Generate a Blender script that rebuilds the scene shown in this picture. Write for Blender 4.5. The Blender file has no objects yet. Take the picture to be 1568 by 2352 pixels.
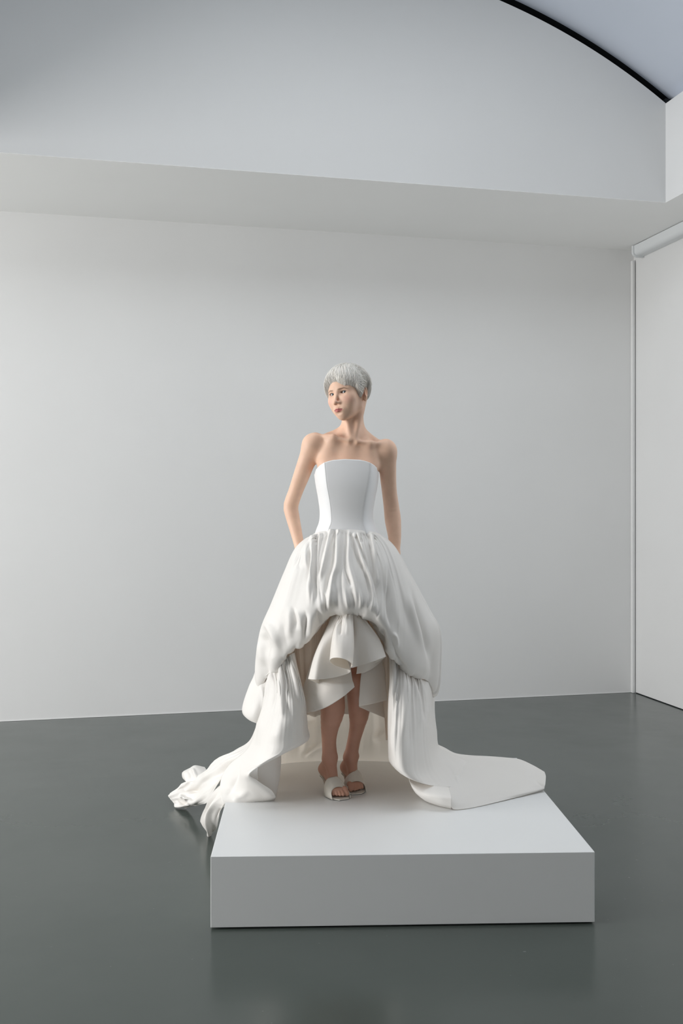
import bpy, bmesh, math, random
import numpy as np
from mathutils import Vector, Matrix

# ------------------------------------------------------------------ camera
F = 2287.0; CX = 784.0; HY = 1158.0; CAMZ = 1.491
sc = bpy.context.scene
cam_d = bpy.data.cameras.new('camera'); cam = bpy.data.objects.new('camera', cam_d)
sc.collection.objects.link(cam); sc.camera = cam
cam.location = (0, 0, CAMZ); cam.rotation_euler = (math.pi/2, 0, 0)
cam_d.sensor_fit = 'VERTICAL'; cam_d.sensor_height = 36.0
cam_d.lens = 36.0*F/2352.0
cam_d.shift_y = -(1176.0-HY)/2352.0
cam_d.clip_start = 0.05; cam_d.clip_end = 100

# ------------------------------------------------------------------ world and lights
world = bpy.data.worlds.new('world'); sc.world = world; world.use_nodes = True
bg = world.node_tree.nodes['Background']
bg.inputs['Color'].default_value = (0.80, 0.90, 1.0, 1); bg.inputs['Strength'].default_value = 0.6
ALPHA = math.atan2(2287.0, 9968.0)
CORNER = Vector((2.316, 7.893, 0))
ROOM = Matrix.Translation(CORNER) @ Matrix.Rotation(ALPHA, 4, 'Z')   # local: a along back wall, b towards it, z up
def area(name, loc, target, sx, sy, power, col, spread=180):
    d = bpy.data.lights.new(name, 'AREA'); d.shape = 'RECTANGLE'; d.size = sx; d.size_y = sy
    d.energy = power; d.color = col; d.spread = math.radians(spread)
    o = bpy.data.objects.new(name, d); sc.collection.objects.link(o)
    p = ROOM @ Vector(loc); t = ROOM @ Vector(target)
    o.location = p; o.rotation_euler = (t-p).to_track_quat('-Z', 'Y').to_euler()
    return o
area('window_light', (-9.75, -3.4, 1.7), (-3.5, -3.4, 2.1), 3.6, 2.6, 270, (1.0, 0.985, 0.97))
area('skylight', (-3.3, -3.5, 4.60), (-3.3, -2.2, 0.0), 4.2, 1.7, 54, (0.93, 0.97, 1.0), 180)
area('added_side_fill', (-0.05, -3.0, 1.8), (-3.5, -2.8, 1.9), 1.7, 2.2, 9, (1.0, 0.985, 0.97))  # fill lamp added out of view to brighten the right side

vs = sc.view_settings
sc.display_settings.display_device = 'sRGB'
vs.view_transform = 'Standard'; vs.look = 'None'; vs.gamma = 1.0; vs.use_curve_mapping = False
vs.exposure = 0.36
sc.cycles.diffuse_bounces = 8; sc.cycles.max_bounces = 12

# ------------------------------------------------------------------ helpers
def W(px, py, Y):
    return np.array([(px-CX)/F*Y, Y, CAMZ-(py-HY)/F*Y])
def proj(P):
    return CX+P[..., 0]/P[..., 1]*F, HY+(CAMZ-P[..., 2])/P[..., 1]*F

def nodes_mat(name):
    m = bpy.data.materials.new(name); m.use_nodes = True
    nt = m.node_tree; b = nt.nodes['Principled BSDF']
    return m, nt, b
def noise(nt, scale, detail=4, rough=0.5, coord='Object', vec_scale=None):
    tc = nt.nodes.new('ShaderNodeTexCoord'); n = nt.nodes.new('ShaderNodeTexNoise')
    n.inputs['Scale'].default_value = scale; n.inputs['Detail'].default_value = detail
    n.inputs['Roughness'].default_value = rough
    if vec_scale:
        mp = nt.nodes.new('ShaderNodeMapping'); mp.inputs['Scale'].default_value = vec_scale
        nt.links.new(tc.outputs[coord], mp.inputs[0]); nt.links.new(mp.outputs[0], n.inputs['Vector'])
    else:
        nt.links.new(tc.outputs[coord], n.inputs['Vector'])
    return n
def ramp(nt, src, p0, c0, p1, c1):
    r = nt.nodes.new('ShaderNodeValToRGB')
    r.color_ramp.elements[0].position = p0; r.color_ramp.elements[0].color = (*c0, 1)
    r.color_ramp.elements[1].position = p1; r.color_ramp.elements[1].color = (*c1, 1)
    nt.links.new(src, r.inputs[0]); return r
def bump(nt, b, src, strength, dist):
    k = nt.nodes.new('ShaderNodeBump'); k.inputs['Strength'].default_value = strength
    k.inputs['Distance'].default_value = dist
    nt.links.new(src, k.inputs['Height']); nt.links.new(k.outputs[0], b.inputs['Normal'])

def paint(name, c, rough=0.6, var=0.02, bscale=220, bs=0.12, spec=0.3):
    m, nt, b = nodes_mat(name)
    n = noise(nt, 1.3, 5)
    c0 = tuple(x*(1-var) for x in c)
    r = ramp(nt, n.outputs['Fac'], 0.35, c0, 0.65, c); nt.links.new(r.outputs[0], b.inputs['Base Color'])
    n2 = noise(nt, bscale, 3); bump(nt, b, n2.outputs['Fac'], bs, 0.002)
    b.inputs['Roughness'].default_value = rough; b.inputs['Specular IOR Level'].default_value = spec
    return m
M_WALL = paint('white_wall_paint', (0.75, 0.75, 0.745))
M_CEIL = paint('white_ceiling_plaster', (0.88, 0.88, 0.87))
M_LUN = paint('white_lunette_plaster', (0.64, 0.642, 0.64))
M_VAULT = paint('blue_grey_vault_membrane', (0.66, 0.71, 0.80), rough=0.45, bs=0.02)
M_DARK = paint('black_shadow_gap', (0.008, 0.010, 0.012), rough=0.9)  # in the vault slot this black stands in for shade
M_BACKROOM = paint('dim_far_wall_paint', (0.52, 0.52, 0.52))
M_PLINTH = paint('satin_white_plinth_paint', (0.78, 0.79, 0.79), rough=0.38, var=0.01, bscale=90, bs=0.03, spec=0.45)
M_RAIL = paint('white_powder_coated_metal', (0.72, 0.74, 0.75), rough=0.35)
def floor_mat():
    m, nt, b = nodes_mat('grey_green_resin_floor')
    n = noise(nt, 0.8, 6, 0.6)
    r = ramp(nt, n.outputs['Fac'], 0.3, (0.064, 0.078, 0.070), 0.7, (0.080, 0.093, 0.085))
    sp = noise(nt, 46, 2, 0.4)                                  # sparse specks and dust
    r2 = ramp(nt, sp.outputs['Fac'], 0.765, (0, 0, 0), 0.79, (0.35, 0.35, 0.35))
    mx = nt.nodes.new('ShaderNodeMix'); mx.data_type = 'RGBA'
    nt.links.new(r2.outputs[0], mx.inputs[0]); nt.links.new(r.outputs[0], mx.inputs[6]); mx.inputs[7].default_value = (0.22, 0.23, 0.225, 1)
    nt.links.new(mx.outputs[2], b.inputs['Base Color'])
    n3 = noise(nt, 2.2, 5, 0.6); r3 = ramp(nt, n3.outputs['Fac'], 0.3, (0.17,)*3, 0.75, (0.25,)*3)
    nt.links.new(r3.outputs[0], b.inputs['Roughness'])
    n2 = noise(nt, 9, 3); bump(nt, b, n2.outputs['Fac'], 0.05, 0.004)
    b.inputs['Specular IOR Level'].default_value = 0.36
    return m
M_FLOOR = floor_mat()

def fabric(name, c, rough, sheen=0.2, trans=0.22, weave=900, bs=0.05, spec=0.4):
    m, nt, b = nodes_mat(name)
    n = noise(nt, 5, 4)
    r = ramp(nt, n.outputs['Fac'], 0.3, tuple(x*0.985 for x in c), 0.7, c)
    nt.links.new(r.outputs[0], b.inputs['Base Color'])
    b.inputs['Roughness'].default_value = rough; b.inputs['Specular IOR Level'].default_value = spec
    b.inputs['Sheen Weight'].default_value = sheen; b.inputs['Sheen Roughness'].default_value = 0.5
    n2 = noise(nt, weave, 2, 0.5, vec_scale=(1, 1, 0.35)); bump(nt, b, n2.outputs['Fac'], bs, 0.0006)
    if trans > 0:
        t = nt.nodes.new('ShaderNodeBsdfTranslucent'); t.inputs['Color'].default_value = (c[0]*0.97, c[1]*0.91, c[2]*0.83, 1)
        mix = nt.nodes.new('ShaderNodeMixShader'); mix.inputs[0].default_value = trans
        out = nt.nodes['Material Output']
        nt.links.new(b.outputs[0], mix.inputs[1]); nt.links.new(t.outputs[0], mix.inputs[2]); nt.links.new(mix.outputs[0], out.inputs[0])
    return m
M_SATIN = fabric('ivory_duchess_satin', (0.92, 0.90, 0.87), 0.50, sheen=0.15, trans=0.15, spec=0.3)
M_ORG = fabric('ivory_organza', (0.93, 0.91, 0.88), 0.5, trans=0.30)
M_LINING = fabric('warm_ivory_lining', (0.95, 0.91, 0.865), 0.6, trans=0.6)
M_BODICE = fabric('cool_white_crepe', (0.87, 0.87, 0.875), 0.55, sheen=0.1, trans=0.0, bs=0.08)

def mesh_obj(name, V, Fc, mat=None, parent=None, smooth=True, local=None):
    me = bpy.data.meshes.new(name)
    V = np.asarray(V, dtype=np.float64)
    if isinstance(Fc, np.ndarray):
        nf, k = Fc.shape
        me.vertices.add(len(V)); me.vertices.foreach_set('co', V.astype(np.float32).ravel())
        me.loops.add(nf*k); me.loops.foreach_set('vertex_index', Fc.astype(np.int32).ravel())
        me.polygons.add(nf); me.polygons.foreach_set('loop_start', np.arange(0, nf*k, k, dtype=np.int32))
        me.polygons.foreach_set('loop_total', np.full(nf, k, dtype=np.int32))
        me.update(calc_edges=True); me.validate()
    else:
        me.from_pydata([tuple(v) for v in V], [], Fc); me.update()
    if smooth:
        me.polygons.foreach_set('use_smooth', [True]*len(me.polygons))
    if mat: me.materials.append(mat)
    o = bpy.data.objects.new(name, me); sc.collection.objects.link(o)
    if parent:
        o.parent = parent
        o.matrix_parent_inverse = world_of(parent).inverted()
    return o
def world_of(o):
    m = o.matrix_basis.copy()
    if o.parent: return world_of(o.parent) @ o.matrix_parent_inverse @ m
    return m
def solid(o, t, bev=False):
    md = o.modifiers.new('thickness', 'SOLIDIFY'); md.thickness = t; md.offset = 0
def box_faces(x0, x1, y0, y1, z0, z1):
    V = [(x, y, z) for z in (z0, z1) for y in (y0, y1) for x in (x0, x1)]
    Fc = [(0, 2, 3, 1), (4, 5, 7, 6), (0, 1, 5, 4), (2, 6, 7, 3), (0, 4, 6, 2), (1, 3, 7, 5)]
    return V, Fc
def room_obj(name, V, Fc, mat, parent=None, smooth=False, kind='structure'):
    me = bpy.data.meshes.new(name); me.from_pydata([tuple(v) for v in V], [], Fc); me.update()
    if smooth: me.polygons.foreach_set('use_smooth', [True]*len(me.polygons))
    me.materials.append(mat)
    o = bpy.data.objects.new(name, me); sc.collection.objects.link(o)
    if parent: o.parent = parent
    else:
        o.matrix_world = ROOM
        if kind: o['kind'] = kind
    return o
def room_box(name, a0, a1, b0, b1, z0, z1, mat, parent=None, kind='structure', bevel=0):
    V, Fc = box_faces(a0, a1, b0, b1, z0, z1)
    o = room_obj(name, V, Fc, mat, parent, kind=kind)
    if bevel:
        md = o.modifiers.new('bevel', 'BEVEL'); md.width = bevel; md.segments = 2
    return o
def label(o, l, c, g=None):
    o['label'] = l; o['category'] = c
    if g: o['group'] = g

# ------------------------------------------------------------------ the room (local frame a, b, z)
CEIL = 3.50; LB = -1.192; A0 = -0.4355; SPRING = 4.16
AC, ZC, RR = -2.815, 0.621, 4.267
A1 = 2*AC-A0
LEFT = -10.0; NEAR = -10.5
room_box('floor', LEFT-0.2, 0.2, NEAR-0.2, 0.2, -0.15, 0.0, M_FLOOR)
room_box('wall_back', LEFT-0.2, 0.2, 0.0, 0.2, 0.0, CEIL+0.05, M_WALL)
def right_wall():
    V = []; Fc = []
    def add(b0, b1, z0, z1):
        v, f = box_faces(0.0, 0.2, b0, b1, z0, z1); n = len(V); V.extend(v); Fc.extend([tuple(i+n for i in q) for q in f])
    add(NEAR, -3.9, 0, CEIL+0.05); add(-2.1, 0.0, 0, CEIL+0.05); add(-3.9, -2.1, 0, 0.6); add(-3.9, -2.1, 3.0, CEIL+0.05)  # opening made up for the added fill lamp
    return room_obj('wall_right', V, Fc, M_WALL)
right_wall()
w2 = room_box('added_fill_window', 0.06, 0.12, -3.9, -3.84, 0.6, 3.0, M_RAIL)  # unseen window invented to carry the added fill lamp
for b0, b1, z0, z1 in ((-2.16, -2.1, 0.6, 3.0), (-3.03, -2.97, 0.6, 3.0), (-3.84, -2.16, 0.6, 0.66), (-3.84, -2.16, 2.94, 3.0)):
    room_box('window_frame', 0.06, 0.12, b0, b1, z0, z1, M_RAIL, parent=w2)
room_box('wall_front', LEFT-0.2, 0.2, NEAR-0.2, NEAR, 0.0, 5.2, M_BACKROOM)
# left wall with a wide window opening that daylight comes through
def left_wall():
    V = []; Fc = []
    def add(b0, b1, z0, z1):
        v, f = box_faces(LEFT-0.2, LEFT, b0, b1, z0, z1); n = len(V); V.extend(v); Fc.extend([tuple(i+n for i in q) for q in f])
    add(NEAR, -5.3, 0, CEIL+0.05); add(-1.5, 0.0, 0, CEIL+0.05); add(-5.3, -1.5, 0, 0.5); add(-5.3, -1.5, 3.3, CEIL+0.05)
    return room_obj('wall_left', V, Fc, M_WALL)
left_wall()
wf = room_box('window_1', LEFT-0.12, LEFT-0.06, -5.3, -5.24, 0.5, 3.3, M_RAIL)
for b0, b1, z0, z1 in ((-1.56, -1.5, 0.5, 3.3), (-3.9, -3.84, 0.5, 3.3), (-2.6, -2.54, 0.5, 3.3), (-5.24, -1.56, 0.5, 0.56), (-5.24, -1.56, 3.24, 3.3)):
    room_box('window_frame', LEFT-0.12, LEFT-0.06, b0, b1, z0, z1, M_RAIL, parent=wf)
# flat ceiling around the vault: soffit along the back, strips along both sides
TH = 0.66
def ceiling():
    V = []; Fc = []
    def add(a0, a1, b0, b1, z0, z1):
        v, f = box_faces(a0, a1, b0, b1, z0, z1); n = len(V); V.extend(v); Fc.extend([tuple(i+n for i in q) for q in f])
    add(LEFT, 0.0, LB, 0.0, CEIL, CEIL+0.0015)
    add(A0, 0.0, NEAR, LB, CEIL, CEIL+0.0015)
    add(LEFT, A1, NEAR, LB, CEIL, CEIL+0.0015)
    return room_obj('ceiling', V, Fc, M_CEIL)
ceiling()
# upstands on both sides of the vault (the bright face on the right)
room_box('trim_1', A0, A0+0.12, NEAR, LB, CEIL+0.0016, SPRING, M_WALL)
room_box('trim_2', A1-0.12, A1, NEAR, LB, CEIL+0.0016, SPRING, M_WALL)
# lunette: end wall of the vault, top edge an arc
def lunette():
    n = 96; V = []; Fc = []
    t0 = math.atan2(SPRING-ZC, A0-AC); t1 = math.pi-t0
    for bb in (LB, LB+0.10):
        for i in range(n+1):
            t = t0+(t1-t0)*i/n; a = AC+RR*math.cos(t); z = ZC+RR*math.sin(t)
            V.append((a, bb, CEIL+0.0016)); V.append((a, bb, z))
    m = 2*(n+1)
    for i in range(n):
        k = 2*i
        Fc.append((k, k+1, k+3, k+2)); Fc.append((m+k, m+k+2, m+k+3, m+k+1))
        Fc.append((k+1, m+k+1, m+k+3, k+3)); Fc.append((k, k+2, m+k+2, m+k))
    Fc.append((0, m, m+1, 1)); Fc.append((2*n, 2*n+1, m+2*n+1, m+2*n))
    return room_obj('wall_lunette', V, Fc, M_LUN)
lunette()
# curved vault membrane above, separated by a gap whose shade is painted black
def arc_strip(name, r_in, r_out, b0, b1, mat, ext=0.03):
    n = 96; V = []; Fc = []
    t0 = math.atan2(SPRING-ZC, A0-AC)-ext; t1 = math.pi-t0
    for bb in (b0, b1):
        for r in (r_in, r_out):
            for i in range(n+1):
                t = t0+(t1-t0)*i/n
                V.append((AC+r*math.cos(t), bb, ZC+r*math.sin(t)))
    k = n+1
    for i in range(n):
        Fc.append((i, i+1, 2*k+i+1, 2*k+i)); Fc.append((k+i, 3*k+i, 3*k+i+1, k+i+1))
        Fc.append((i, k+i, k+i+1, i+1)); Fc.append((2*k+i, 2*k+i+1, 3*k+i+1, 3*k+i))
    Fc.append((0, 2*k, 3*k, k)); Fc.append((n, k+n, 3*k+n, 2*k+n))
    return room_obj(name, V, Fc, mat, smooth=False)
GAP = 0.075
arc_strip('ceiling_vault', RR+GAP, RR+GAP+0.05, NEAR, LB+0.05, M_VAULT, ext=0.03)
arc_strip('gap_shade_back', RR-0.12, RR+GAP+0.05, LB+0.12, LB+0.20, M_DARK, ext=0.05)
arc_strip('gap_shade_top', RR+GAP+0.001, RR+GAP+0.05, LB+0.052, LB+0.12, M_DARK, ext=0.05)
room_box('gap_shade_end', A0, A0+0.12, LB+0.0005, LB+0.20, CEIL+0.0016, SPRING+0.035, M_DARK)  # black filler at the slot's end, continues its painted shade
# narrow vertical cover strip in the corner and hairline baseboard edge
room_box('trim_5', -0.030, -0.008, -0.034, -0.001, 0.001, CEIL-0.085, M_WALL, bevel=0.003)
room_box('baseboard_back', LEFT, -0.035, -0.004, -0.0005, 0.001, 0.005, M_WALL)
room_box('baseboard_right', -0.004, -0.0005, NEAR+0.01, -0.04, 0.001, 0.006, M_DARK)

# ------------------------------------------------------------------ roller-blind cassette under the ceiling on the right wall
def cassette():
    root = bpy.data.objects.new('blind_cassette', None); sc.collection.objects.link(root)
    root.matrix_world = ROOM @ Matrix.Translation((-0.052, -3.0, CEIL-0.050))
    label(root, 'long white metal roller cassette fixed below the ceiling along the right wall', 'blind')
    def prof(x0, x1, r, top=0.046, n=12):
        pts = [(x0, top), (x0, 0.0)]
        for i in range(n+1):
            t = math.pi+math.pi/2*i/n
            pts.append((x0+r+r*math.cos(t), r*math.sin(t)*0.95))
        pts += [(x1, -r*0.95), (x1, top)]
        return pts
    def ext(name, pts, y0, y1, mat):
        n = len(pts); V = [(x, y0, z) for x, z in pts]+[(x, y1, z) for x, z in pts]
        Fc = [(i, (i+1) % n, n+(i+1) % n, n+i) for i in range(n)]+[tuple(range(n-1, -1, -1)), tuple(range(n, 2*n))]
        me = bpy.data.meshes.new(name); me.from_pydata(V, [], Fc); me.update(); me.materials.append(mat)
        o = bpy.data.objects.new(name, me); sc.collection.objects.link(o); o.parent = root; return o
    ext('housing', prof(-0.034, 0.050, 0.034), -4.0, 2.84, M_RAIL)
    ext('end_cap', [(x*1.12-0.004, z*1.10-0.002) for x, z in prof(-0.036, 0.046, 0.038, 0.044)], 2.84, 2.862, M_RAIL)
    ext('bracket', [(-0.030, 0.0495), (-0.012, 0.0495), (-0.012, 0.0465), (-0.030, 0.0465)], 2.66, 2.80, M_DARK)
    ext('bracket', [(-0.020, 0.0495), (-0.008, 0.0495), (-0.008, 0.0465), (-0.020, 0.0465)], -3.9, 2.60, M_DARK)
cassette()

# ------------------------------------------------------------------ plinth
PH = 0.256
PYAW = math.radians(2.0)
def plinth():
    root = bpy.data.objects.new('plinth', None); sc.collection.objects.link(root)
    root.location = (-0.4585, 3.488, 0); root.rotation_euler = (0, 0, PYAW)
    label(root, 'low square white display plinth standing on the grey floor', 'plinth')
    wd, dp = 1.3585, 1.312
    def bx(name, x0, x1, y0, y1, z0, z1, mat, bev):
        V, Fc = box_faces(x0, x1, y0, y1, z0, z1)
        me = bpy.data.meshes.new(name); me.from_pydata(V, [], Fc); me.update(); me.materials.append(mat)
        o = bpy.data.objects.new(name, me); sc.collection.objects.link(o); o.parent = root
        if bev:
            md = o.modifiers.new('bevel', 'BEVEL'); md.width = bev; md.segments = 3
        return o
    bx('box', 0, wd, 0, dp, 0.007, PH, M_PLINTH, 0.0018)
    bx('recessed_foot', 0.03, wd-0.03, 0.03, dp-0.03, 0.0, 0.0068, M_DARK, 0)
plinth()

# ------------------------------------------------------------------ the figure: signed distance modelling
person = bpy.data.objects.new('person', None); sc.collection.objects.link(person)
person.location = (0.02, 4.26, PH)
label(person, 'person with short white blonde hair in a strapless ivory gown standing on the plinth', 'person')
FIG0 = list(sc.objects)

def vec(p): return np.array(p, dtype=np.float64)
class Prim:
    def __init__(s, fn, k, sub=False): s.fn = fn; s.k = k; s.sub = sub
def cone(p0, p1, r0, r1, k=0.02, sub=False, flat=None):
    """tapered capsule; flat=(unit axis, factor): squeezed along that axis"""
    a = vec(p0); b = vec(p1); ba = b-a; L2 = max(ba@ba, 1e-9)
    if flat is not None: ax = vec(flat[0]); ax = ax/np.linalg.norm(ax); fs = flat[1]
    def fn(P):
        pa = P-a
        t = np.clip((pa@ba)/L2, 0, 1)
        q = pa-t[:, None]*ba
        r = r0+(r1-r0)*t
        if flat is not None:
            c = q@ax
            d2 = (q*q).sum(1)+c*c*(1/fs**2-1)
            d = np.sqrt(d2)-r
            return d*np.where(d > 0, (1+fs)/2, (1+fs)/2)
        return np.sqrt((q*q).sum(1))-r
    return Prim(fn, k, sub)
def catmull(P, n):
    P = np.asarray(P, dtype=np.float64); m = len(P); out = []
    for i in range(n+1):
        t = i/n*(m-1); k = min(int(t), m-2); u = t-k
        p0 = P[max(k-1, 0)] if k > 0 else 2*P[0]-P[1]; p1 = P[k]; p2 = P[k+1]; p3 = P[k+2] if k+2 < m else 2*P[-1]-P[-2]
        out.append(0.5*((2*p1)+(-p0+p2)*u+(2*p0-5*p1+4*p2-p3)*u*u+(-p0+3*p1-3*p2+p3)*u**3))
    return np.array(out)
def tube(pts, k=0.02, n=18):
    S = catmull([list(p)+[r] for p, r in pts], n)
    A = S[:-1, :3]; BA = S[1:, :3]-A; L2 = (BA*BA).sum(1)+1e-12; R0 = S[:-1, 3]; DR = S[1:, 3]-R0
    def fn(P):
        best = None
        for a, ba, l2, r0, dr in zip(A, BA, L2, R0, DR):
            pa = P-a; t = np.clip((pa@ba)/l2, 0, 1); q = pa-t[:, None]*ba
            d = np.sqrt((q*q).sum(1))-(r0+dr*t)
            best = d if best is None else np.minimum(best, d)
        return best
    return Prim(fn, k)
def ell(c, r, k=0.02, R=None, sub=False):
    c = vec(c); r = vec(r)
    def fn(P):
        q = P-c
        if R is not None: q = q@R          # columns of R are the local axes
        k0 = np.sqrt(((q/r)**2).sum(1)); k1 = np.sqrt(((q/(r*r))**2).sum(1))+1e-9
        return np.where(k0 < 1e-4, -r.min(), k0*(k0-1)/k1)
    return Prim(fn, k, sub)
def evaluate(prims, P, keep=None):
    d = None
    for i, p in enumerate(prims):
        if keep is not None and not keep[i]: continue
        v = p.fn(P)
        if d is None:
            d = v if not p.sub else np.full(len(P), 1.0); continue
        if p.sub:
            v = -v; h = np.maximum(p.k-np.abs(d-v), 0)/p.k; d = np.maximum(d, v)+h*h*p.k*0.25
        else:
            h = np.maximum(p.k-np.abs(d-v), 0)/p.k; d = np.minimum(d, v)-h*h*p.k*0.25
    return d
def axis_pts(segs):
    out = [segs[0][0]]
    for a, b, h in segs:
        n = max(1, int(round((b-a)/h))); out.extend(list(a+(b-a)*(np.arange(n)+1)/n))
    return np.array(out)
def polygonise(prims, xs, ys, zs, B=12, noise_fn=None):
    nx, ny, nz = len(xs), len(ys), len(zs)
    D = np.full((nx, ny, nz), 0.05, dtype=np.float32)
    bx = list(range(0, nx-1, B)); by = list(range(0, ny-1, B)); bz = list(range(0, nz-1, B))
    cen = []; idx = []; rad = []
    for i in bx:
        i1 = min(i+B, nx-1)
        for j in by:
            j1 = min(j+B, ny-1)
            for k in bz:
                k1 = min(k+B, nz-1)
                lo = np.array([xs[i], ys[j], zs[k]]); hi = np.array([xs[i1], ys[j1], zs[k1]])
                cen.append((lo+hi)/2); rad.append(np.linalg.norm(hi-lo)/2); idx.append((i, i1, j, j1, k, k1))
    cen = np.array(cen); rad = np.array(rad)
    vals = np.stack([p.fn(cen) for p in prims])          # prims x blocks
    d = evaluate(prims, cen)
    near = np.where(np.abs(d) < rad*1.35+0.012)[0]
    ins = np.where((d < 0) & ~(np.abs(d) < rad*1.35+0.012))[0]
    for n in ins:
        i, i1, j, j1, k, k1 = idx[n]; D[i:i1+1, j:j1+1, k:k1+1] = -0.05
    subs = np.array([p.sub for p in prims]); ks = np.array([p.k for p in prims])
    posmin = np.where(subs[:, None], 9.0, vals).min(0)
    for n in near:
        i, i1, j, j1, k, k1 = idx[n]
        keep = np.where(subs, vals[:, n] < 2.4*rad[n]+ks, vals[:, n] < posmin[n]+2.6*rad[n]+ks)
        X, Y, Z = np.meshgrid(xs[i:i1+1], ys[j:j1+1], zs[k:k1+1], indexing='ij')
        P = np.stack([X.ravel(), Y.ravel(), Z.ravel()], 1)
        v = evaluate(prims, P, keep)
        if v is not None: D[i:i1+1, j:j1+1, k:k1+1] = v.reshape(X.shape)
    S = D < 0
    c = S[:-1, :-1, :-1].astype(np.int8)
    tot = c.copy()
    for a in (0, 1):
        for b in (0, 1):
            for e in (0, 1):
                if a or b or e: tot += S[a:nx-1+a, b:ny-1+b, e:nz-1+e]
    act = (tot > 0) & (tot < 8)
    ci = np.argwhere(act)
    vid = np.full(act.shape, -1, dtype=np.int32); vid[act] = np.arange(len(ci))
    acc = np.zeros((len(ci), 3)); cnt = np.zeros(len(ci))
    corners = [(a, b, e) for a in (0, 1) for b in (0, 1) for e in (0, 1)]
    cv = {q: D[ci[:, 0]+q[0], ci[:, 1]+q[1], ci[:, 2]+q[2]].astype(np.float64) for q in corners}
    cp = {q: np.stack([xs[ci[:, 0]+q[0]], ys[ci[:, 1]+q[1]], zs[ci[:, 2]+q[2]]], 1) for q in corners}
    for q in corners:
        for ax in range(3):
            if q[ax]: continue
            r = list(q); r[ax] = 1; r = tuple(r)
            m = (cv[q] < 0) != (cv[r] < 0)
            t = cv[q][m]/(cv[q][m]-cv[r][m])
            acc[m] += cp[q][m]+(cp[r][m]-cp[q][m])*t[:, None]; cnt[m] += 1
    V = acc/cnt[:, None]
    quads = []
    def emit(m, offs, flip_src):
        e = np.argwhere(m)
        if len(e) == 0: return
        q = np.stack([vid[e[:, 0]+o[0], e[:, 1]+o[1], e[:, 2]+o[2]] for o in offs], 1)
        fl = flip_src[m]
        q[fl] = q[fl][:, ::-1]
        ok = (q >= 0).all(1); quads.append(q[ok])
    # edges along x: cells (i, j-1..j, k-1..k)
    m = np.zeros_like(act); e = S[:-1] != S[1:]
    m = e[:, 1:ny-1, 1:nz-1]; emit(m, [(0, 0, 0), (0, 1, 0), (0, 1, 1), (0, 0, 1)], ~S[:-1, 1:ny-1, 1:nz-1])
    e = S[:, :-1] != S[:, 1:]
    m = e[1:nx-1, :, 1:nz-1]; emit(m, [(0, 0, 0), (0, 0, 1), (1, 0, 1), (1, 0, 0)], ~S[1:nx-1, :-1, 1:nz-1])
    e = S[:, :, :-1] != S[:, :, 1:]
    m = e[1:nx-1, 1:ny-1, :]; emit(m, [(0, 0, 0), (1, 0, 0), (1, 1, 0), (0, 1, 0)], ~S[1:nx-1, 1:ny-1, :-1])
    return V, np.concatenate(quads)

# --- head frame: x = her left (picture right), y = where she faces, z = up
HC = W(800.5, 905.5, 4.245)
yaw, roll, pitch = math.radians(36), math.radians(8), math.radians(2)
fwd = Vector((-math.sin(yaw)*math.cos(pitch), -math.cos(yaw)*math.cos(pitch), -math.sin(pitch)))
upw = Vector((-math.sin(roll), 0.02, math.cos(roll))); upw = (upw-fwd*upw.dot(fwd)).normalized()
lat = fwd.cross(upw)*-1
if lat.x < 0: lat = -lat
HR = np.array([list(lat), list(fwd), list(upw)]).T          # columns = axes
def hp(x, y, z): return HC+HR@vec((x, y, z))
def rotx(a):
    c, s = math.cos(a), math.sin(a); return np.array([[1, 0, 0], [0, c, -s], [0, s, c]])
def roty(a):
    c, s = math.cos(a), math.sin(a); return np.array([[c, 0, s], [0, 1, 0], [-s, 0, c]])
def rotz(a):
    c, s = math.cos(a), math.sin(a); return np.array([[c, -s, 0], [s, c, 0], [0, 0, 1]])

head = []
H_ = head.append
H_(ell(hp(0, -0.012, 0.032), (0.0715, 0.089, 0.079), 0.02, HR))          # cranium
H_(ell(hp(0, 0.030, 0.018), (0.060, 0.060, 0.062), 0.03, HR))            # forehead
H_(ell(hp(0, 0.028, -0.040), (0.0515, 0.053, 0.066), 0.03, HR))          # face mass
H_(cone(hp(0, 0.066, -0.0945), hp(0, 0.055, -0.087), 0.0130, 0.017, 0.020))      # chin
for s in (-1, 1):
    H_(cone(hp(s*0.0405, 0.000, -0.052), hp(s*0.008, 0.058, -0.092), 0.0125, 0.013, 0.026))  # jaw
    H_(cone(hp(s*0.052, -0.006, -0.020), hp(s*0.0405, 0.000, -0.052), 0.0125, 0.013, 0.03))
    H_(ell(hp(s*0.040, 0.056, -0.027), (0.021, 0.018, 0.017), 0.040, HR))                   # cheekbone
    H_(ell(hp(s*0.024, 0.056, -0.054), (0.020, 0.020, 0.026), 0.035, HR))                   # cheek
    H_(cone(hp(s*0.010, 0.0835, 0.011), hp(s*0.045, 0.0640, 0.0150), 0.0062, 0.0055, 0.016))  # brow ridge
    H_(ell(hp(s*0.031, 0.096, -0.001), (0.0170, 0.0150, 0.0115), 0.012, HR, sub=True))      # socket
    H_(ell(hp(s*0.0305, 0.0665, 0.0), (0.0138, 0.0138, 0.0138), 0.006, HR))                 # lids
H_(cone(hp(0, 0.0830, 0.006), hp(0, 0.1045, -0.037), 0.0046, 0.0062, 0.010))     # nose ridge
H_(ell(hp(0, 0.1048, -0.0405), (0.0076, 0.0074, 0.0064), 0.007, HR))             # nose tip
for s in (-1, 1):
    H_(ell(hp(s*0.0110, 0.0925, -0.0425), (0.0055, 0.0088, 0.0054), 0.010, HR))
    H_(ell(hp(s*0.0058, 0.0990, -0.0480), (0.0026, 0.0042, 0.0028), 0.003, HR, sub=True))
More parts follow.
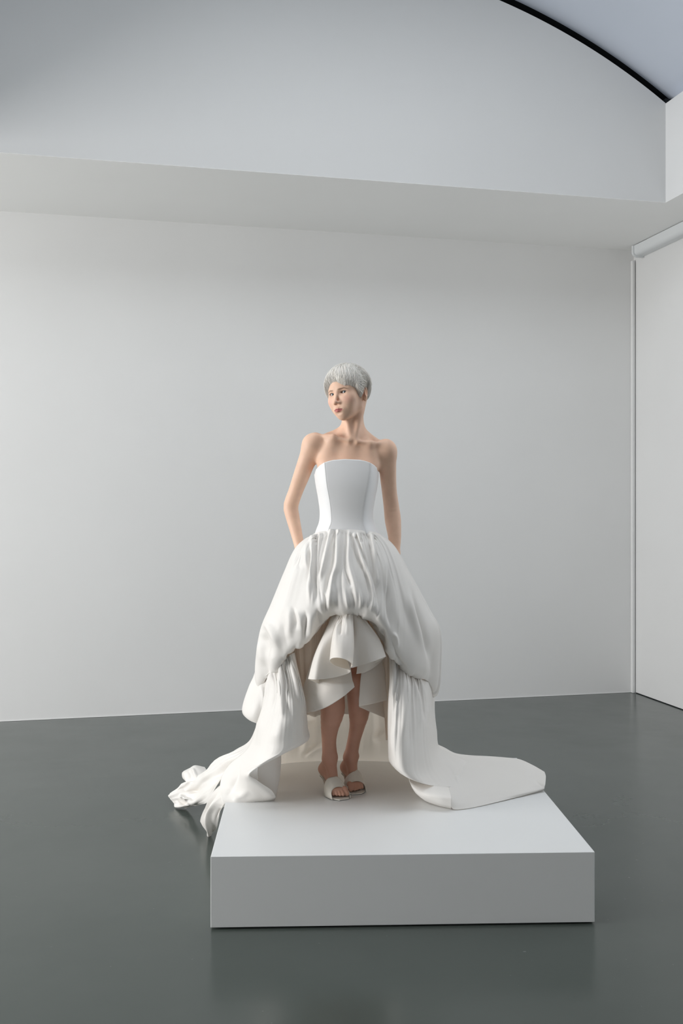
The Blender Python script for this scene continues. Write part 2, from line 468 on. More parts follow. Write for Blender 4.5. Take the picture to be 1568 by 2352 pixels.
# mouth
H_(ell(hp(0, 0.0760, -0.0715), (0.026, 0.0170, 0.018), 0.014, HR))
for s in (-1, 1):
    H_(cone(hp(s*0.0045, 0.0950, -0.0664), hp(s*0.0215, 0.0840, -0.0707), 0.0040, 0.0016, 0.006))
    H_(cone(hp(0, 0.0935, -0.0765), hp(s*0.0165, 0.0850, -0.0735), 0.0056, 0.0020, 0.006))
H_(cone(hp(-0.021, 0.0890, -0.0711), hp(0, 0.0985, -0.0707), 0.0009, 0.0010, 0.0022, sub=True))
H_(cone(hp(0.021, 0.0890, -0.0711), hp(0, 0.0985, -0.0707), 0.0009, 0.0010, 0.0022, sub=True))
H_(ell(hp(0, 0.093, -0.0865), (0.016, 0.0065, 0.0045), 0.008, HR, sub=True))       # dip under the lip
# eye openings (almond) and philtrum
for s in (-1, 1):
    H_(ell(hp(s*0.0305, 0.0800, -0.0004), (0.0122, 0.0090, 0.0046), 0.0012, HR@roty(s*-0.06), sub=True))
# ears
for s in (-1, 1):
    RE = HR@rotx(0.18)@rotz(-s*0.45)
    H_(ell(hp(s*0.0800, -0.014, -0.010), (0.0052, 0.0155, 0.0255), 0.006, RE))
    H_(ell(hp(s*0.0745, -0.010, -0.034), (0.0060, 0.0090, 0.0100), 0.006, RE))
    H_(ell(hp(s*0.0850, -0.009, -0.005), (0.0052, 0.0085, 0.0175), 0.004, RE, sub=True))
    H_(cone(hp(s*0.0800, -0.0015, 0.010), hp(s*0.0800, -0.0040, -0.012), 0.0022, 0.0018, 0.003))

body = list(head)
B_ = body.append
Yt = 4.265
def w3(px, py, Y): return tuple(W(px, py, Y))
# neck with sternomastoids
B_(tube([(w3(812, 925, 4.280), 0.047), (w3(810, 955, 4.278), 0.0455), (w3(810, 985, 4.282), 0.048), (w3(808, 1012, 4.285), 0.056)], 0.02, 6))
B_(cone(w3(834, 915, 4.27), w3(815, 1008, 4.215), 0.0135, 0.009, 0.022))
B_(cone(w3(790, 925, 4.255), w3(806, 1008, 4.215), 0.012, 0.009, 0.022))
B_(cone(w3(806, 1025, 4.285), w3(803, 1050, 4.28), 0.075, 0.088, 0.05, flat=((0, 1, 0), 0.7)))
# trapezius
B_(cone(w3(797, 992, 4.315), w3(738, 1011, 4.295), 0.028, 0.022, 0.025))
B_(cone(w3(822, 994, 4.315), w3(872, 1025, 4.30), 0.028, 0.022, 0.025))
# clavicles
B_(cone(w3(800, 1012, 4.208), w3(766, 1003, 4.217), 0.0070, 0.0065, 0.017))
B_(cone(w3(766, 1003, 4.217), w3(728, 1001, 4.250), 0.0065, 0.0085, 0.017))
B_(cone(w3(821, 1015, 4.208), w3(850, 1018, 4.221), 0.0070, 0.0065, 0.017))
B_(cone(w3(850, 1018, 4.221), w3(886, 1020, 4.255), 0.0065, 0.0085, 0.017))
# rib cage, chest, waist, hips
FY = ((0, 1, 0), 0.62)
B_(cone(w3(801, 1058, 4.272), w3(796, 1095, 4.265), 0.100, 0.114, 0.04, flat=FY))
B_(cone(w3(796, 1090, 4.265), w3(795, 1185, 4.262), 0.114, 0.092, 0.04, flat=((0, 1, 0), 0.66)))
B_(cone(w3(795, 1185, 4.262), w3(797, 1290, 4.27), 0.092, 0.140, 0.04, flat=((0, 1, 0), 0.66)))
B_(cone(w3(762, 1020, 4.245), w3(748, 1060, 4.236), 0.030, 0.034, 0.035))
B_(cone(w3(846, 1034, 4.245), w3(850, 1066, 4.236), 0.030, 0.034, 0.035))
B_(ell(w3(762, 1092, 4.215), (0.048, 0.036, 0.050), 0.04)); B_(ell(w3(832, 1092, 4.215), (0.048, 0.036, 0.050), 0.04))
# shoulders
B_(ell(w3(719, 1022, 4.268), (0.037, 0.042, 0.044), 0.030)); B_(ell(w3(886, 1036, 4.272), (0.037, 0.042, 0.044), 0.030))
B_(cone(w3(724, 1022, 4.275), w3(760, 1048, 4.27), 0.036, 0.04, 0.03)); B_(cone(w3(884, 1036, 4.275), w3(850, 1060, 4.27), 0.036, 0.04, 0.03))
# arms
def limb(pts, k=0.02):
    B_(tube(pts, k))
limb([(w3(716, 1022, 4.270), 0.038), (w3(707, 1050, 4.28), 0.0375), (w3(693, 1090, 4.305), 0.0355), (w3(679, 1128, 4.335), 0.0315), (w3(668, 1162, 4.355), 0.0325),
      (w3(672, 1188, 4.350), 0.0300), (w3(680, 1222, 4.335), 0.0255), (w3(689, 1262, 4.315), 0.0205)], 0.03)
limb([(w3(887, 1036, 4.273), 0.037), (w3(890, 1060, 4.285), 0.0365), (w3(891, 1095, 4.315), 0.0350), (w3(894, 1130, 4.345), 0.0325), (w3(899, 1168, 4.365), 0.0340),
      (w3(902, 1195, 4.36), 0.0355), (w3(906, 1235, 4.345), 0.0280), (w3(906, 1272, 4.330), 0.0215)], 0.03)
# hands, slightly curled, inside the pockets of the skirt
def hand(wr, di, side):
    wr = vec(wr); di = vec(di); di /= np.linalg.norm(di); ac = np.cross(di, vec((side, 0.2, 0))); ac /= np.linalg.norm(ac)
    nr = np.cross(di, ac)
    B_(cone(wr, wr+di*0.055, 0.020, 0.022, 0.015))
    for q, ln in zip((-0.027, -0.009, 0.009, 0.026), (0.068, 0.078, 0.074, 0.058)):
        k0 = wr+di*0.07+ac*q; k1 = k0+di*ln*0.45+nr*0.006; k2 = k1+di*ln*0.45+nr*0.018
        B_(cone(wr+di*0.02+ac*q*0.6, k0, 0.012, 0.0098, 0.012)); B_(cone(k0, k1, 0.0088, 0.0082, 0.003)); B_(cone(k1, k2, 0.0080, 0.0068, 0.003))
    t0 = wr+di*0.02-ac*0.018; t1 = wr+di*0.055-ac*0.042+nr*0.01; t2 = t1+di*0.03+nr*0.006
    B_(cone(t0, t1, 0.013, 0.0105, 0.008)); B_(cone(t1, t2, 0.0098, 0.0078, 0.004))
hand(w3(691, 1262, 4.315), (0.16, -0.06, -1), 1)
hand(w3(907, 1272, 4.330), (-0.22, -0.03, -1), -1)
# legs: (px, py, Y, r)
LL = [(768, 1330, 4.28, 0.080), (764, 1460, 4.25, 0.063), (763, 1550, 4.222, 0.051), (763, 1590, 4.235, 0.050), (763.5, 1630, 4.252, 0.052), (757, 1671, 4.272, 0.0385), (755.3, 1703, 4.285, 0.0310), (757, 1735, 4.292, 0.0325)]
RL = [(832, 1330, 4.30, 0.080), (828, 1460, 4.30, 0.062), (821, 1545, 4.285, 0.047), (819, 1580, 4.295, 0.0445), (824, 1630, 4.325, 0.0465), (820.5, 1665, 4.342, 0.0345), (813, 1698, 4.352, 0.0285), (806, 1733, 4.362, 0.0295)]
for leg in (LL, RL):
    B_(tube([(w3(a, b, c), r) for a, b, c, r in leg], 0.02, 24))
B_(ell(w3(819, 1556, 4.250), (0.026, 0.020, 0.030), 0.015)); B_(ell(w3(763, 1566, 4.190), (0.026, 0.020, 0.030), 0.015))
# feet, raised on heels. frame: toe point on the plinth, heel in the air
def at_floor(px, py, z): Y = (CAMZ-z)*F/(py-HY); return W(px, py, Y)
def foot(ankle, heel, ball, toe, side):
    ankle, heel, ball, toe = map(vec, (ankle, heel, ball, toe))
    fw = toe-ball; fw[2] = 0; fw /= np.linalg.norm(fw); ri = np.array([fw[1], -fw[0], 0])*-1   # picture right when facing camera
    if ri[0] < 0: ri = -ri
    B_(cone(ankle, heel, 0.0275, 0.0235, 0.016)); B_(cone(heel, ball, 0.022, 0.017, 0.03, flat=((0, 0, 1), 0.9)))
    B_(cone(ankle, ball-vec((0, 0, 0.003)), 0.0260, 0.0165, 0.018))
    B_(cone(ball-ri*0.016, ball+ri*0.018, 0.0170, 0.0170, 0.016))
    B_(ell(ankle+ri*0.024+vec((0, 0.004, 0.0)), (0.009, 0.010, 0.012), 0.012)); B_(ell(ankle-ri*0.024+vec((0, 0.004, -0.006)), (0.009, 0.010, 0.012), 0.012))
    for n in range(5):
        q = -side*(-0.023+0.0112*n+(0.003 if n else -0.002)); r = (0.0125, 0.0088, 0.0084, 0.0078, 0.0072)[n]; ln = (0.034, 0.036, 0.031, 0.025, 0.018)[n]
        # n = 0 is the big toe, on the inner side of the foot
        b0 = ball+ri*q*0.9+vec((0, 0, 0.002)); b1 = ball+ri*q*1.05+fw*(ln*0.55+0.016)+vec((0, 0, 0.002)); b2 = ball+ri*q*1.08+fw*(ln+0.019)-vec((0, 0, 0.010))
        B_(cone(b0, b1, r*1.15, r, 0.012)); B_(cone(b1, b2, r*1.02, r*0.92, 0.003))
    return fw, ri
# left in picture = her right foot: big toe towards picture right
TL = at_floor(786, 1838, PH+0.0); TR = at_floor(820, 1824, PH+0.0)
AL = vec(w3(757.5, 1742, 4.292)); AR = vec(w3(806, 1738, 4.362))
heelL = vec(w3(746, 1766, 4.325)); heelR = vec(w3(796, 1762, 4.392))
ballL = np.array([TL[0]-0.030, TL[1]+0.060, PH+0.031]); ballR = np.array([TR[0]-0.012, TR[1]+0.060, PH+0.031])
fwL, riL = foot(AL, heelL, ballL, np.array([TL[0], TL[1], PH+0.02]), 1)
fwR, riR = foot(AR, heelR, ballR, np.array([TR[0], TR[1], PH+0.02]), -1)

hx0, hx1 = HC[0]-0.10, HC[0]+0.10
xs = axis_pts([(-0.30, hx0, 0.0034), (hx0, hx1, 0.0014), (hx1, 0.31, 0.0034)])
ys = axis_pts([(4.07, 4.115, 0.003), (4.115, 4.23, 0.0014), (4.23, 4.46, 0.0028)])
zs = axis_pts([(0.25, 0.33, 0.0022), (0.33, HC[2]-0.125, 0.0034), (HC[2]-0.125, HC[2]+0.06, 0.0013), (HC[2]+0.06, HC[2]+0.13, 0.003)])
import time as _t; _t0 = _t.time()
BV, BQ = polygonise(body, xs, ys, zs)


def skin_mat():
    m, nt, b = nodes_mat('fair_skin')
    at = nt.nodes.new('ShaderNodeAttribute'); at.attribute_name = 'tint'
    n = noise(nt, 24, 5)
    r = ramp(nt, n.outputs['Fac'], 0.3, (0.93, 0.92, 0.91), 0.7, (1, 1, 1))
    mx = nt.nodes.new('ShaderNodeMix'); mx.data_type = 'RGBA'; mx.blend_type = 'MULTIPLY'; mx.inputs[0].default_value = 1
    nt.links.new(at.outputs['Color'], mx.inputs[6]); nt.links.new(r.outputs[0], mx.inputs[7])
    nt.links.new(mx.outputs[2], b.inputs['Base Color'])
    b.inputs['Roughness'].default_value = 0.5; b.inputs['Specular IOR Level'].default_value = 0.4
    b.inputs['Subsurface Weight'].default_value = 0.12; b.inputs['Subsurface Radius'].default_value = (0.012, 0.005, 0.003)
    b.inputs['Subsurface Scale'].default_value = 1.0
    n2 = noise(nt, 500, 2); bump(nt, b, n2.outputs['Fac'], 0.06, 0.0006)
    return m
M_SKIN = skin_mat()
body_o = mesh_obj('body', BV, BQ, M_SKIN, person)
# skin tints: lips, blush, lash lines, brows (colours the skin itself has), plus painted shade
L = (BV-HC)@HR
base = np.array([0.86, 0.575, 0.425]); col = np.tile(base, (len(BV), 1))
def blend(mask, c):
    global col
    col = col*(1-mask[:, None])+np.array(c)*mask[:, None]
def gs(c, r): return np.exp(-(((L-vec(c))/vec(r))**2).sum(1))
leg_shade = 1/(1+np.exp((BV[:, 2]-1.0)/0.05)); blend(leg_shade*0.9, (0.56, 0.30, 0.22))  # shade under the skirt, painted into the leg skin
for s in (-1, 1):
    blend(0.38*gs((s*0.043, 0.066, -0.032), (0.018, 0.03, 0.016)), (0.84, 0.33, 0.31))
    blend(0.35*gs((s*0.031, 0.08, 0.000), (0.020, 0.02, 0.012)), (0.50, 0.27, 0.20))
    blend(0.3*gs((s*0.076, -0.012, -0.008), (0.02, 0.02, 0.03)), (0.72, 0.33, 0.22))
blend(0.25*gs((0, 0.105, -0.04), (0.014, 0.02, 0.012)), (0.75, 0.32, 0.24))
xa = np.abs(L[:, 0])
front = L[:, 1] > 0.055
upper = -0.0707+0.0062*np.clip(1-xa/0.0225, 0, 1)**0.8-0.0018*np.exp(-(xa/0.003)**2)
lower = -0.0707-0.0105*np.sqrt(np.clip(1-(xa/0.0215)**2, 0, 1))
lip = 1/(1+np.exp(-(upper-L[:, 2])/0.0006))*1/(1+np.exp(-(L[:, 2]-lower)/0.0006))*front*(xa < 0.0225)
blend(lip*0.95, (0.62, 0.20, 0.19))
blend(lip*0.85*np.exp(-((L[:, 2]+0.0709)/0.0012)**2), (0.24, 0.06, 0.06))  # painted shade in the crease where the lips meet
for s in (-1, 1):
    ex = (L[:, 0]-s*0.0305); q = (ex/0.0132)
    lidz = 0.0047*np.sqrt(np.clip(1-q*q, 0, 1))+s*ex*0.06-0.0004
    near_eye = (np.abs(q) < 1.12) & front
    blend(0.95*np.exp(-((L[:, 2]-lidz-0.0006)/0.0013)**2)*near_eye, (0.03, 0.02, 0.018))
    blend(0.45*np.exp(-((L[:, 2]+lidz+0.0016)/0.0009)**2)*near_eye, (0.22, 0.10, 0.08))
    bz = 0.0128+0.0030*np.clip((s*ex+0.014)/0.02, 0, 1)-0.0045*np.clip((s*ex-0.006)/0.012, 0, 1)
    bm = np.exp(-((L[:, 2]-bz)/0.0026)**2)*(1/(1+np.exp(-(s*ex+0.017)/0.002)))*(1/(1+np.exp((s*ex-0.020)/0.0025)))*front
    blend(0.85*bm, (0.20, 0.105, 0.06))
    blend(0.8*gs((s*0.0058, 0.0985, -0.0475), (0.0026, 0.005, 0.0024)), (0.10, 0.035, 0.03))  # painted shade inside the nostrils
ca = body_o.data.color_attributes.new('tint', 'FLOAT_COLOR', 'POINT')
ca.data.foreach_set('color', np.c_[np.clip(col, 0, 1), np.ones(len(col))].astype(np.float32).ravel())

# eyes
def uv_sphere(c, r, n=24, m=16, R=None, s=(1, 1, 1)):
    V = []; Fc = []
    for j in range(m+1):
        for i in range(n):
            t = math.pi*j/m; p = 2*math.pi*i/n
            v = vec((math.sin(t)*math.cos(p)*s[0], math.cos(t)*s[1], math.sin(t)*math.sin(p)*s[2]))*r
            V.append(vec(c)+(R@v if R is not None else v))
    for j in range(m):
        for i in range(n): Fc.append((j*n+i, (j+1)*n+i, (j+1)*n+(i+1) % n, j*n+(i+1) % n))
    return V, Fc
def flat_mat(name, c, rough=0.4, spec=0.5):
    m, nt, b = nodes_mat(name); n = noise(nt, 60, 3)
    r = ramp(nt, n.outputs['Fac'], 0.3, tuple(x*0.94 for x in c), 0.7, c); nt.links.new(r.outputs[0], b.inputs['Base Color'])
    b.inputs['Roughness'].default_value = rough; b.inputs['Specular IOR Level'].default_value = spec; return m
M_EYE = flat_mat('eye_white', (0.55, 0.53, 0.515), 0.3, 0.3)
M_IRIS = flat_mat('blue_grey_iris', (0.16, 0.22, 0.26), 0.12)
M_PUPIL = flat_mat('black_pupil', (0.005, 0.005, 0.006), 0.08)
for s in (-1, 1):
    c = hp(s*0.0305, 0.0665, -0.0002)
    gaze = (Vector((0-c[0], 0-c[1], CAMZ-c[2])).normalized()*0.66+fwd*0.34).normalized()
    zz = Vector((0, 0, 1)); xx = gaze.cross(zz).normalized(); zz = xx.cross(gaze)
    R = np.array([list(xx), list(gaze), list(zz)]).T
    V, Fc = uv_sphere(c, 0.0122, 28, 24, R)
    o = mesh_obj('eye', V, Fc, M_EYE, body_o)
    o.data.materials.append(M_IRIS); o.data.materials.append(M_PUPIL)
    for i, f in enumerate(o.data.polygons):
        j = i//28
        f.material_index = 2 if j < 2 else (1 if j < 4 else 0)

def sst(x, a, b):
    t = np.clip((x-a)/(b-a), 0, 1); return t*t*(3-2*t)
# ------------------------------------------------------------------ hair: short tousled pixie cut built from tapered locks
def hair():
    rng = np.random.default_rng(7)
    C0 = vec((0, -0.012, 0.032)); RX = vec((0.0715, 0.089, 0.079))
    V = []; Fc = []; tint = []
    pole = vec((0.018, -0.45, 0.80)); pole /= np.linalg.norm(pole)
    def limit(x, y):       # hairline: lowest z for locks ending at this azimuth
        az = math.atan2(x, y)      # 0 = front, + = her left
        return float(np.interp(az, [-3.14, -2.4, -2.05, -1.95, -1.58, -1.5, -1.15, -0.95, -0.6, -0.18, 0.1, 0.3, 0.47, 0.7, 1.0, 1.15, 1.3, 1.48, 1.58, 1.98, 2.06, 2.4, 3.14],
                               [-0.050, -0.042, -0.034, 0.012, 0.012, -0.03, -0.022, -0.010, 0.024, 0.043, 0.040, 0.026, 0.015, 0.016, 0.010, -0.012, -0.030, -0.036, 0.006, 0.014, -0.034, -0.042, -0.050]))
    nl = 15000
    for n in range(nl):
        # root on the scalp
        while True:
            d = rng.normal(size=3); d /= np.linalg.norm(d)
            p = C0+d*RX
            if p[2] > limit(p[0], p[1])+0.004: break
        layer = rng.random()**1.5*0.0028+0.0095+0.0095*sst(d[1], -0.1, 0.6)+0.009*sst(d[2], 0.5, 1)+0.006*sst(-d[0], 0.1, 0.8)
        tang = np.cross(pole, d)
        u = d-pole*(d@pole); nu = np.linalg.norm(u)
        u = u/nu if nu > 0.05 else rng.normal(size=3)
        g = np.cross(np.cross(d, u), d); g = u-d*(u@d)
        dn = vec((0, 0, -1)); dn = dn-d*(dn@d); g = g+0.9*(1-sst(d[1], 0.4, 0.8))*dn*sst(abs(d[0]), 0.1, 0.6); g = g/(np.linalg.norm(g)+1e-6)
        swirl = rng.normal()*0.12+0.10*math.sin(5*d[0]+1.3*math.sin(4*d[1]))
        side = np.cross(d, g); g = g*math.cos(swirl)+side*math.sin(swirl)
        length = rng.uniform(0.045, 0.085) if d[2] > 0.2 else rng.uniform(0.03, 0.055)
        if d[1] > 0.3: length *= 1.25
        steps = 8; seg = length/steps; pts = []; q = d.copy(); gg = g.copy()
        wob = rng.normal()*0.02; ph = 7*d[0]+5*d[1]
        lim_j = 0.005*math.sin(9*math.atan2(d[0], d[1])+1.0)+0.0045*math.sin(23*math.atan2(d[0], d[1])+2*math.sin(9*d[0]))+0.003*math.sin(51*math.atan2(d[0], d[1]))+rng.normal()*0.005+(rng.uniform(0, 0.022) if rng.random() < 0.35 else 0)-(rng.uniform(0, 0.012) if rng.random() < 0.25 else 0)
        for k in range(steps+1):
            t = k/steps
            h = layer*math.sin(min(1, t*2.2+0.25)*math.pi/2)+0.0015+0.004*max(0, t-0.6)*rng.uniform(0, 1.6)
            fz = 0.30+0.70*sst((C0+q*RX)[2], limit(*((C0+q*RX)[:2]))-0.004, limit(*((C0+q*RX)[:2]))+0.034)
            P = C0+q*RX+q*(h*fz+0.001)
            az_lim = limit(P[0], P[1])+lim_j
            if k > 2 and P[2] < az_lim: break
            pts.append(P)
            down = vec((0, 0, -1)); dt = down-q*(down@q); dt /= (np.linalg.norm(dt)+1e-6)
            sd = np.cross(q, gg)
            gg = gg+0.14*dt+sd*(wob+0.10*math.sin(ph+t*5)); gg = gg-q*(gg@q); gg /= (np.linalg.norm(gg)+1e-6)
            q = q*RX+gg*seg; q = q/RX; q /= np.linalg.norm(q)
        if len(pts) < 4: continue
        # sideburns and stray tips: let some locks hang a little past the scalp
        pts = [vec(a) for a in pts]; m = len(pts); w0 = rng.uniform(0.0004, 0.0009)
        b0 = len(V)
        tone = rng.uniform(0, 1)
        for k, P in enumerate(pts):
            t = k/(m-1); r = w0*(1-t)**0.7+0.00012
            tg = pts[min(k+1, m-1)]-pts[max(k-1, 0)]; tg /= np.linalg.norm(tg)+1e-9
            nrm = P-C0; nrm /= np.linalg.norm(nrm); sd = np.cross(tg, nrm); sd /= np.linalg.norm(sd)+1e-9
            for a, b in ((2.3, -0.2), (0, 0.55), (-2.3, -0.2), (0, -0.5)):
                V.append(HC+HR@(P+sd*a*r+nrm*b*r)); tint.append((tone, 1-t))
        for k in range(m-1):
            for e in range(4):
                Fc.append((b0+k*4+e, b0+(k+1)*4+e, b0+(k+1)*4+(e+1) % 4, b0+k*4+(e+1) % 4))
        Fc.append((b0, b0+1, b0+2, b0+3))
    # scalp cap so that no skin shows between the locks
    n, m = 64, 40; b0 = len(V)
    for j in range(m+1):
        for i in range(n):
            t = math.pi*j/m; p = 2*math.pi*i/n
            d = vec((math.sin(t)*math.cos(p), math.sin(t)*math.sin(p), math.cos(t)))
            P = C0+d*RX*1.0; lz = limit(P[0], P[1])+0.016
            kk = 0.0085+(0.0095*sst(d[1], -0.1, 0.6)+0.006*sst(d[2], 0.5, 1))*sst(P[2], lz-0.004, lz+0.03); k = kk if P[2] > lz else max(-0.006, kk-(lz-P[2])*1.1)
            V.append(HC+HR@(P+d*k)); tint.append((0.9, 0.3))
    for j in range(m):
        for i in range(n):
            q = (b0+j*n+i, b0+(j+1)*n+i, b0+(j+1)*n+(i+1) % n, b0+j*n+(i+1) % n)
            if ((V[q[0]]-HC)@HR)[2] > -0.06: Fc.append(q)
    m_, nt, b = nodes_mat('white_blonde_hair')
    at = nt.nodes.new('ShaderNodeAttribute'); at.attribute_name = 'strand'
    sx = nt.nodes.new('ShaderNodeSeparateColor'); nt.links.new(at.outputs['Color'], sx.inputs[0])
    r = ramp(nt, sx.outputs[0], 0.0, (0.93, 0.885, 0.82), 0.5, (1.0, 0.98, 0.94))
    r2 = ramp(nt, sx.outputs[1], 0.6, (1, 1, 1), 1.0, (0.95, 0.92, 0.88))   # darker roots
    mx = nt.nodes.new('ShaderNodeMix'); mx.data_type = 'RGBA'; mx.blend_type = 'MULTIPLY'; mx.inputs[0].default_value = 1
    nt.links.new(r.outputs[0], mx.inputs[6]); nt.links.new(r2.outputs[0], mx.inputs[7]); nt.links.new(mx.outputs[2], b.inputs['Base Color'])
    b.inputs['Roughness'].default_value = 0.5
    t = nt.nodes.new('ShaderNodeBsdfTranslucent'); t.inputs['Color'].default_value = (0.95, 0.92, 0.87, 1); ms = nt.nodes.new('ShaderNodeMixShader'); ms.inputs[0].default_value = 0.22
    nt.links.new(b.outputs[0], ms.inputs[1]); nt.links.new(t.outputs[0], ms.inputs[2]); nt.links.new(ms.outputs[0], nt.nodes['Material Output'].inputs[0])
    o = mesh_obj('hair', V, np.array([q for q in Fc if len(q) == 4]), m_, person)
    ca = o.data.color_attributes.new('strand', 'FLOAT_COLOR', 'POINT')
    tt = np.array(tint); ca.data.foreach_set('color', np.c_[tt, np.zeros(len(tt)), np.ones(len(tt))].astype(np.float32).ravel())
    return o
hair()

# ------------------------------------------------------------------ mules
M_LEATHER = flat_mat('ivory_leather', (0.80, 0.765, 0.69), 0.32)
M_SOLE = flat_mat('dark_shoe_sole', (0.03, 0.025, 0.022), 0.5)
def shoe(ball, toe, heel, fw, ri, big, lab):
    """open-toe mule: insole/shank, vamp band, stiletto heel"""
    root = bpy.data.objects.new('shoe', None); sc.collection.objects.link(root)
    root.location = (ball[0], ball[1], PH); root.parent = person; root.matrix_parent_inverse = world_of(person).inverted()
    root['label'] = lab
    up = vec((0, 0, 1))
    b = np.array([ball[0], ball[1], PH])
    hl = np.array([heel[0], heel[1], PH]); L_ = np.linalg.norm((b-hl)[:2]); hz = heel[2]-PH-0.024
    bk = (hl-b); bk /= np.linalg.norm(bk); sb = np.cross(up, bk); sb = sb if sb@ri > 0 else -sb
    # insole outline: s from toe tip (-) back to heel
    def section(t):      # t 0 toe .. 1 heel -> centre, half width, z, side vector
        if t < 0.42:
            u = t/0.42; c = b+fw*(0.072*(1-u)); w = 0.030+0.0135*math.sin(u*math.pi/2)**0.8; z = 0.006+0.004*u; s = ri
            c = c+ri*(0.006*big*(1-u)**2)
            if u < 0.3: w = 0.021+(w-0.021)*(u/0.3)**0.6
        else:
            u = (t-0.42)/0.58; c = b+bk*(L_+0.012)*u; w = 0.0435-0.023*math.sin(min(1, u*1.25)*math.pi/2)+0.006*max(0, u-0.75)*4
            z = 0.010+(hz-0.006)*(u*u*(3-2*u)); s = ri*(1-u)+sb*u; s = s/np.linalg.norm(s)
            if u > 0.9: w *= 1-0.6*((u-0.9)/0.1)**2
        return c, w, z, s
    n = 40; V = []; Fc = []; V2 = []; F2 = []
    for i in range(n+1):
        c, w, z, s = section(i/n)
        for a in (-1, 1):
            V.append(c+s*a*w+up*z); V.append(c+s*a*w+up*(z-0.004))
            V2.append(c+s*a*w*0.985+up*(z-0.0041)); V2.append(c+s*a*w*0.985+up*max(0.0004, z-0.0075))
    for i in range(n):
        k = 4*i
        for F_ in (Fc, F2):
            F_.append((k, k+2, k+6, k+4)); F_.append((k+1, k+5, k+7, k+3)); F_.append((k, k+4, k+5, k+1)); F_.append((k+2, k+3, k+7, k+6))
    for F_ in (Fc, F2): F_.append((0, 1, 3, 2)); F_.append((4*n, 4*n+2, 4*n+3, 4*n+1))
    mesh_obj('insole', V, Fc, M_LEATHER, root, smooth=False)
    mesh_obj('sole', V2, F2, M_SOLE, root, smooth=False)
    # vamp: band over the foot from just behind the toes to the instep
    nv, na = 12, 28; V = []; Fc = []
    for i in range(nv+1):
        t = i/nv
        for j in range(na+1):
            a = j/na; an = math.pi*a
            # front edge curves back over the toes (peep opening), rear edge dips at the middle
            sa = math.sin(an)
            y0 = 0.030+0.030*(1-sa**0.8)-0.005*math.cos(an)*big
            y1 = -0.012+0.004*sa**2-0.010*math.cos(an)*big-0.006*math.exp(-((an-1.9)/0.3)**2)
            y = y0*(1-t)+y1*t
            hgt = 0.043+0.85*max(0.0, 0.028-y)
            wd = 0.0450-0.10*max(0, y-0.01)-0.12*max(0, -y)
            zz = 0.004+hgt*sa**0.60
            c = b+fw*y
            V.append(c-ri*math.cos(an)*wd+up*zz)
    for i in range(nv):
        for j in range(na): k = i*(na+1)+j; Fc.append((k, k+1, k+na+2, k+na+1))
    o = mesh_obj('vamp', V, Fc, M_LEATHER, root); solid(o, 0.0022)
    # heel
    V = []; Fc = []; hb = b+bk*(L_-0.004)
    for i in range(9):
        t = i/8; r = 0.0045+0.014*t**2.2; z = (hz-0.002)*t
        for j in range(12):
            p = 2*math.pi*j/12; V.append(hb+bk*(0.004*t)+bk*math.cos(p)*r+sb*math.sin(p)*r*0.9+up*z)
    for i in range(8):
        for j in range(12): Fc.append((i*12+j, i*12+(j+1) % 12, (i+1)*12+(j+1) % 12, (i+1)*12+j))
    Fc = np.array(Fc); mesh_obj('heel', V, Fc, M_LEATHER, root)
shoe(ballL, TL, heelL, fwL, riL, 1, 'ivory leather open-toe mule on the foot nearer the camera')
shoe(ballR, TR, heelR, fwR, riR, -1, 'ivory leather open-toe mule on the foot set farther back')

# ------------------------------------------------------------------ the dress
dress = bpy.data.objects.new('dress', None); sc.collection.objects.link(dress)
dress.location = (0.02, 4.26, 1.3); dress.parent = person; dress.matrix_parent_inverse = world_of(person).inverted()

def cr_weights(m, n, closed=False):
    """matrix (n+1 or n) x m of Catmull-Rom weights"""
    N = n if closed else n+1
    Wt = np.zeros((N, m))
    for i in range(N):
        t = i/n*(m if closed else m-1); k = int(t)
        if not closed: k = min(k, m-2)
        u = t-k
        w = (0.5*(-u+2*u*u-u**3), 0.5*(2-5*u*u+3*u**3), 0.5*(u+4*u*u-3*u**3), 0.5*(-u*u+u**3))
        for q, x in zip((-1, 0, 1, 2), w):
            j = k+q
            if closed: Wt[i, j % m] += x
            elif j < 0: Wt[i, 0] += 2*x; Wt[i, 1] -= x
            elif j > m-1: Wt[i, m-1] += 2*x; Wt[i, m-2] -= x
            else: Wt[i, j] += x
    return Wt
def loft(G, nv, nu, closed=False):
    """G: rows x cols x 3 control net (picture x, picture y, distance) -> dense world grid"""
    G = np.asarray(G, dtype=np.float64)
    P = np.stack([(G[..., 0]-CX)/F*G[..., 2], G[..., 2], CAMZ-(G[..., 1]-HY)/F*G[..., 2]], -1)
    A = cr_weights(P.shape[0], nv); B = cr_weights(P.shape[1], nu, closed)
    return np.einsum('ia,ajc,bj->ibc', A, P, B)
def normals(P, closed=False):
    if closed: du = np.roll(P, -1, 1)-np.roll(P, 1, 1)
    else: du = np.gradient(P, axis=1)
    dv = np.gradient(P, axis=0)
    n = np.cross(du, dv); l = np.linalg.norm(n, axis=-1, keepdims=True); n = n/np.maximum(l, 1e-9)
    return n
def toward_camera(P, n):
    """flip a whole normal field so that it points outwards, towards the viewer's side on average"""
    v = np.array([0, 0, CAMZ])-P; s = (n*v).sum(-1)
    return n if s.mean() > 0 else -n
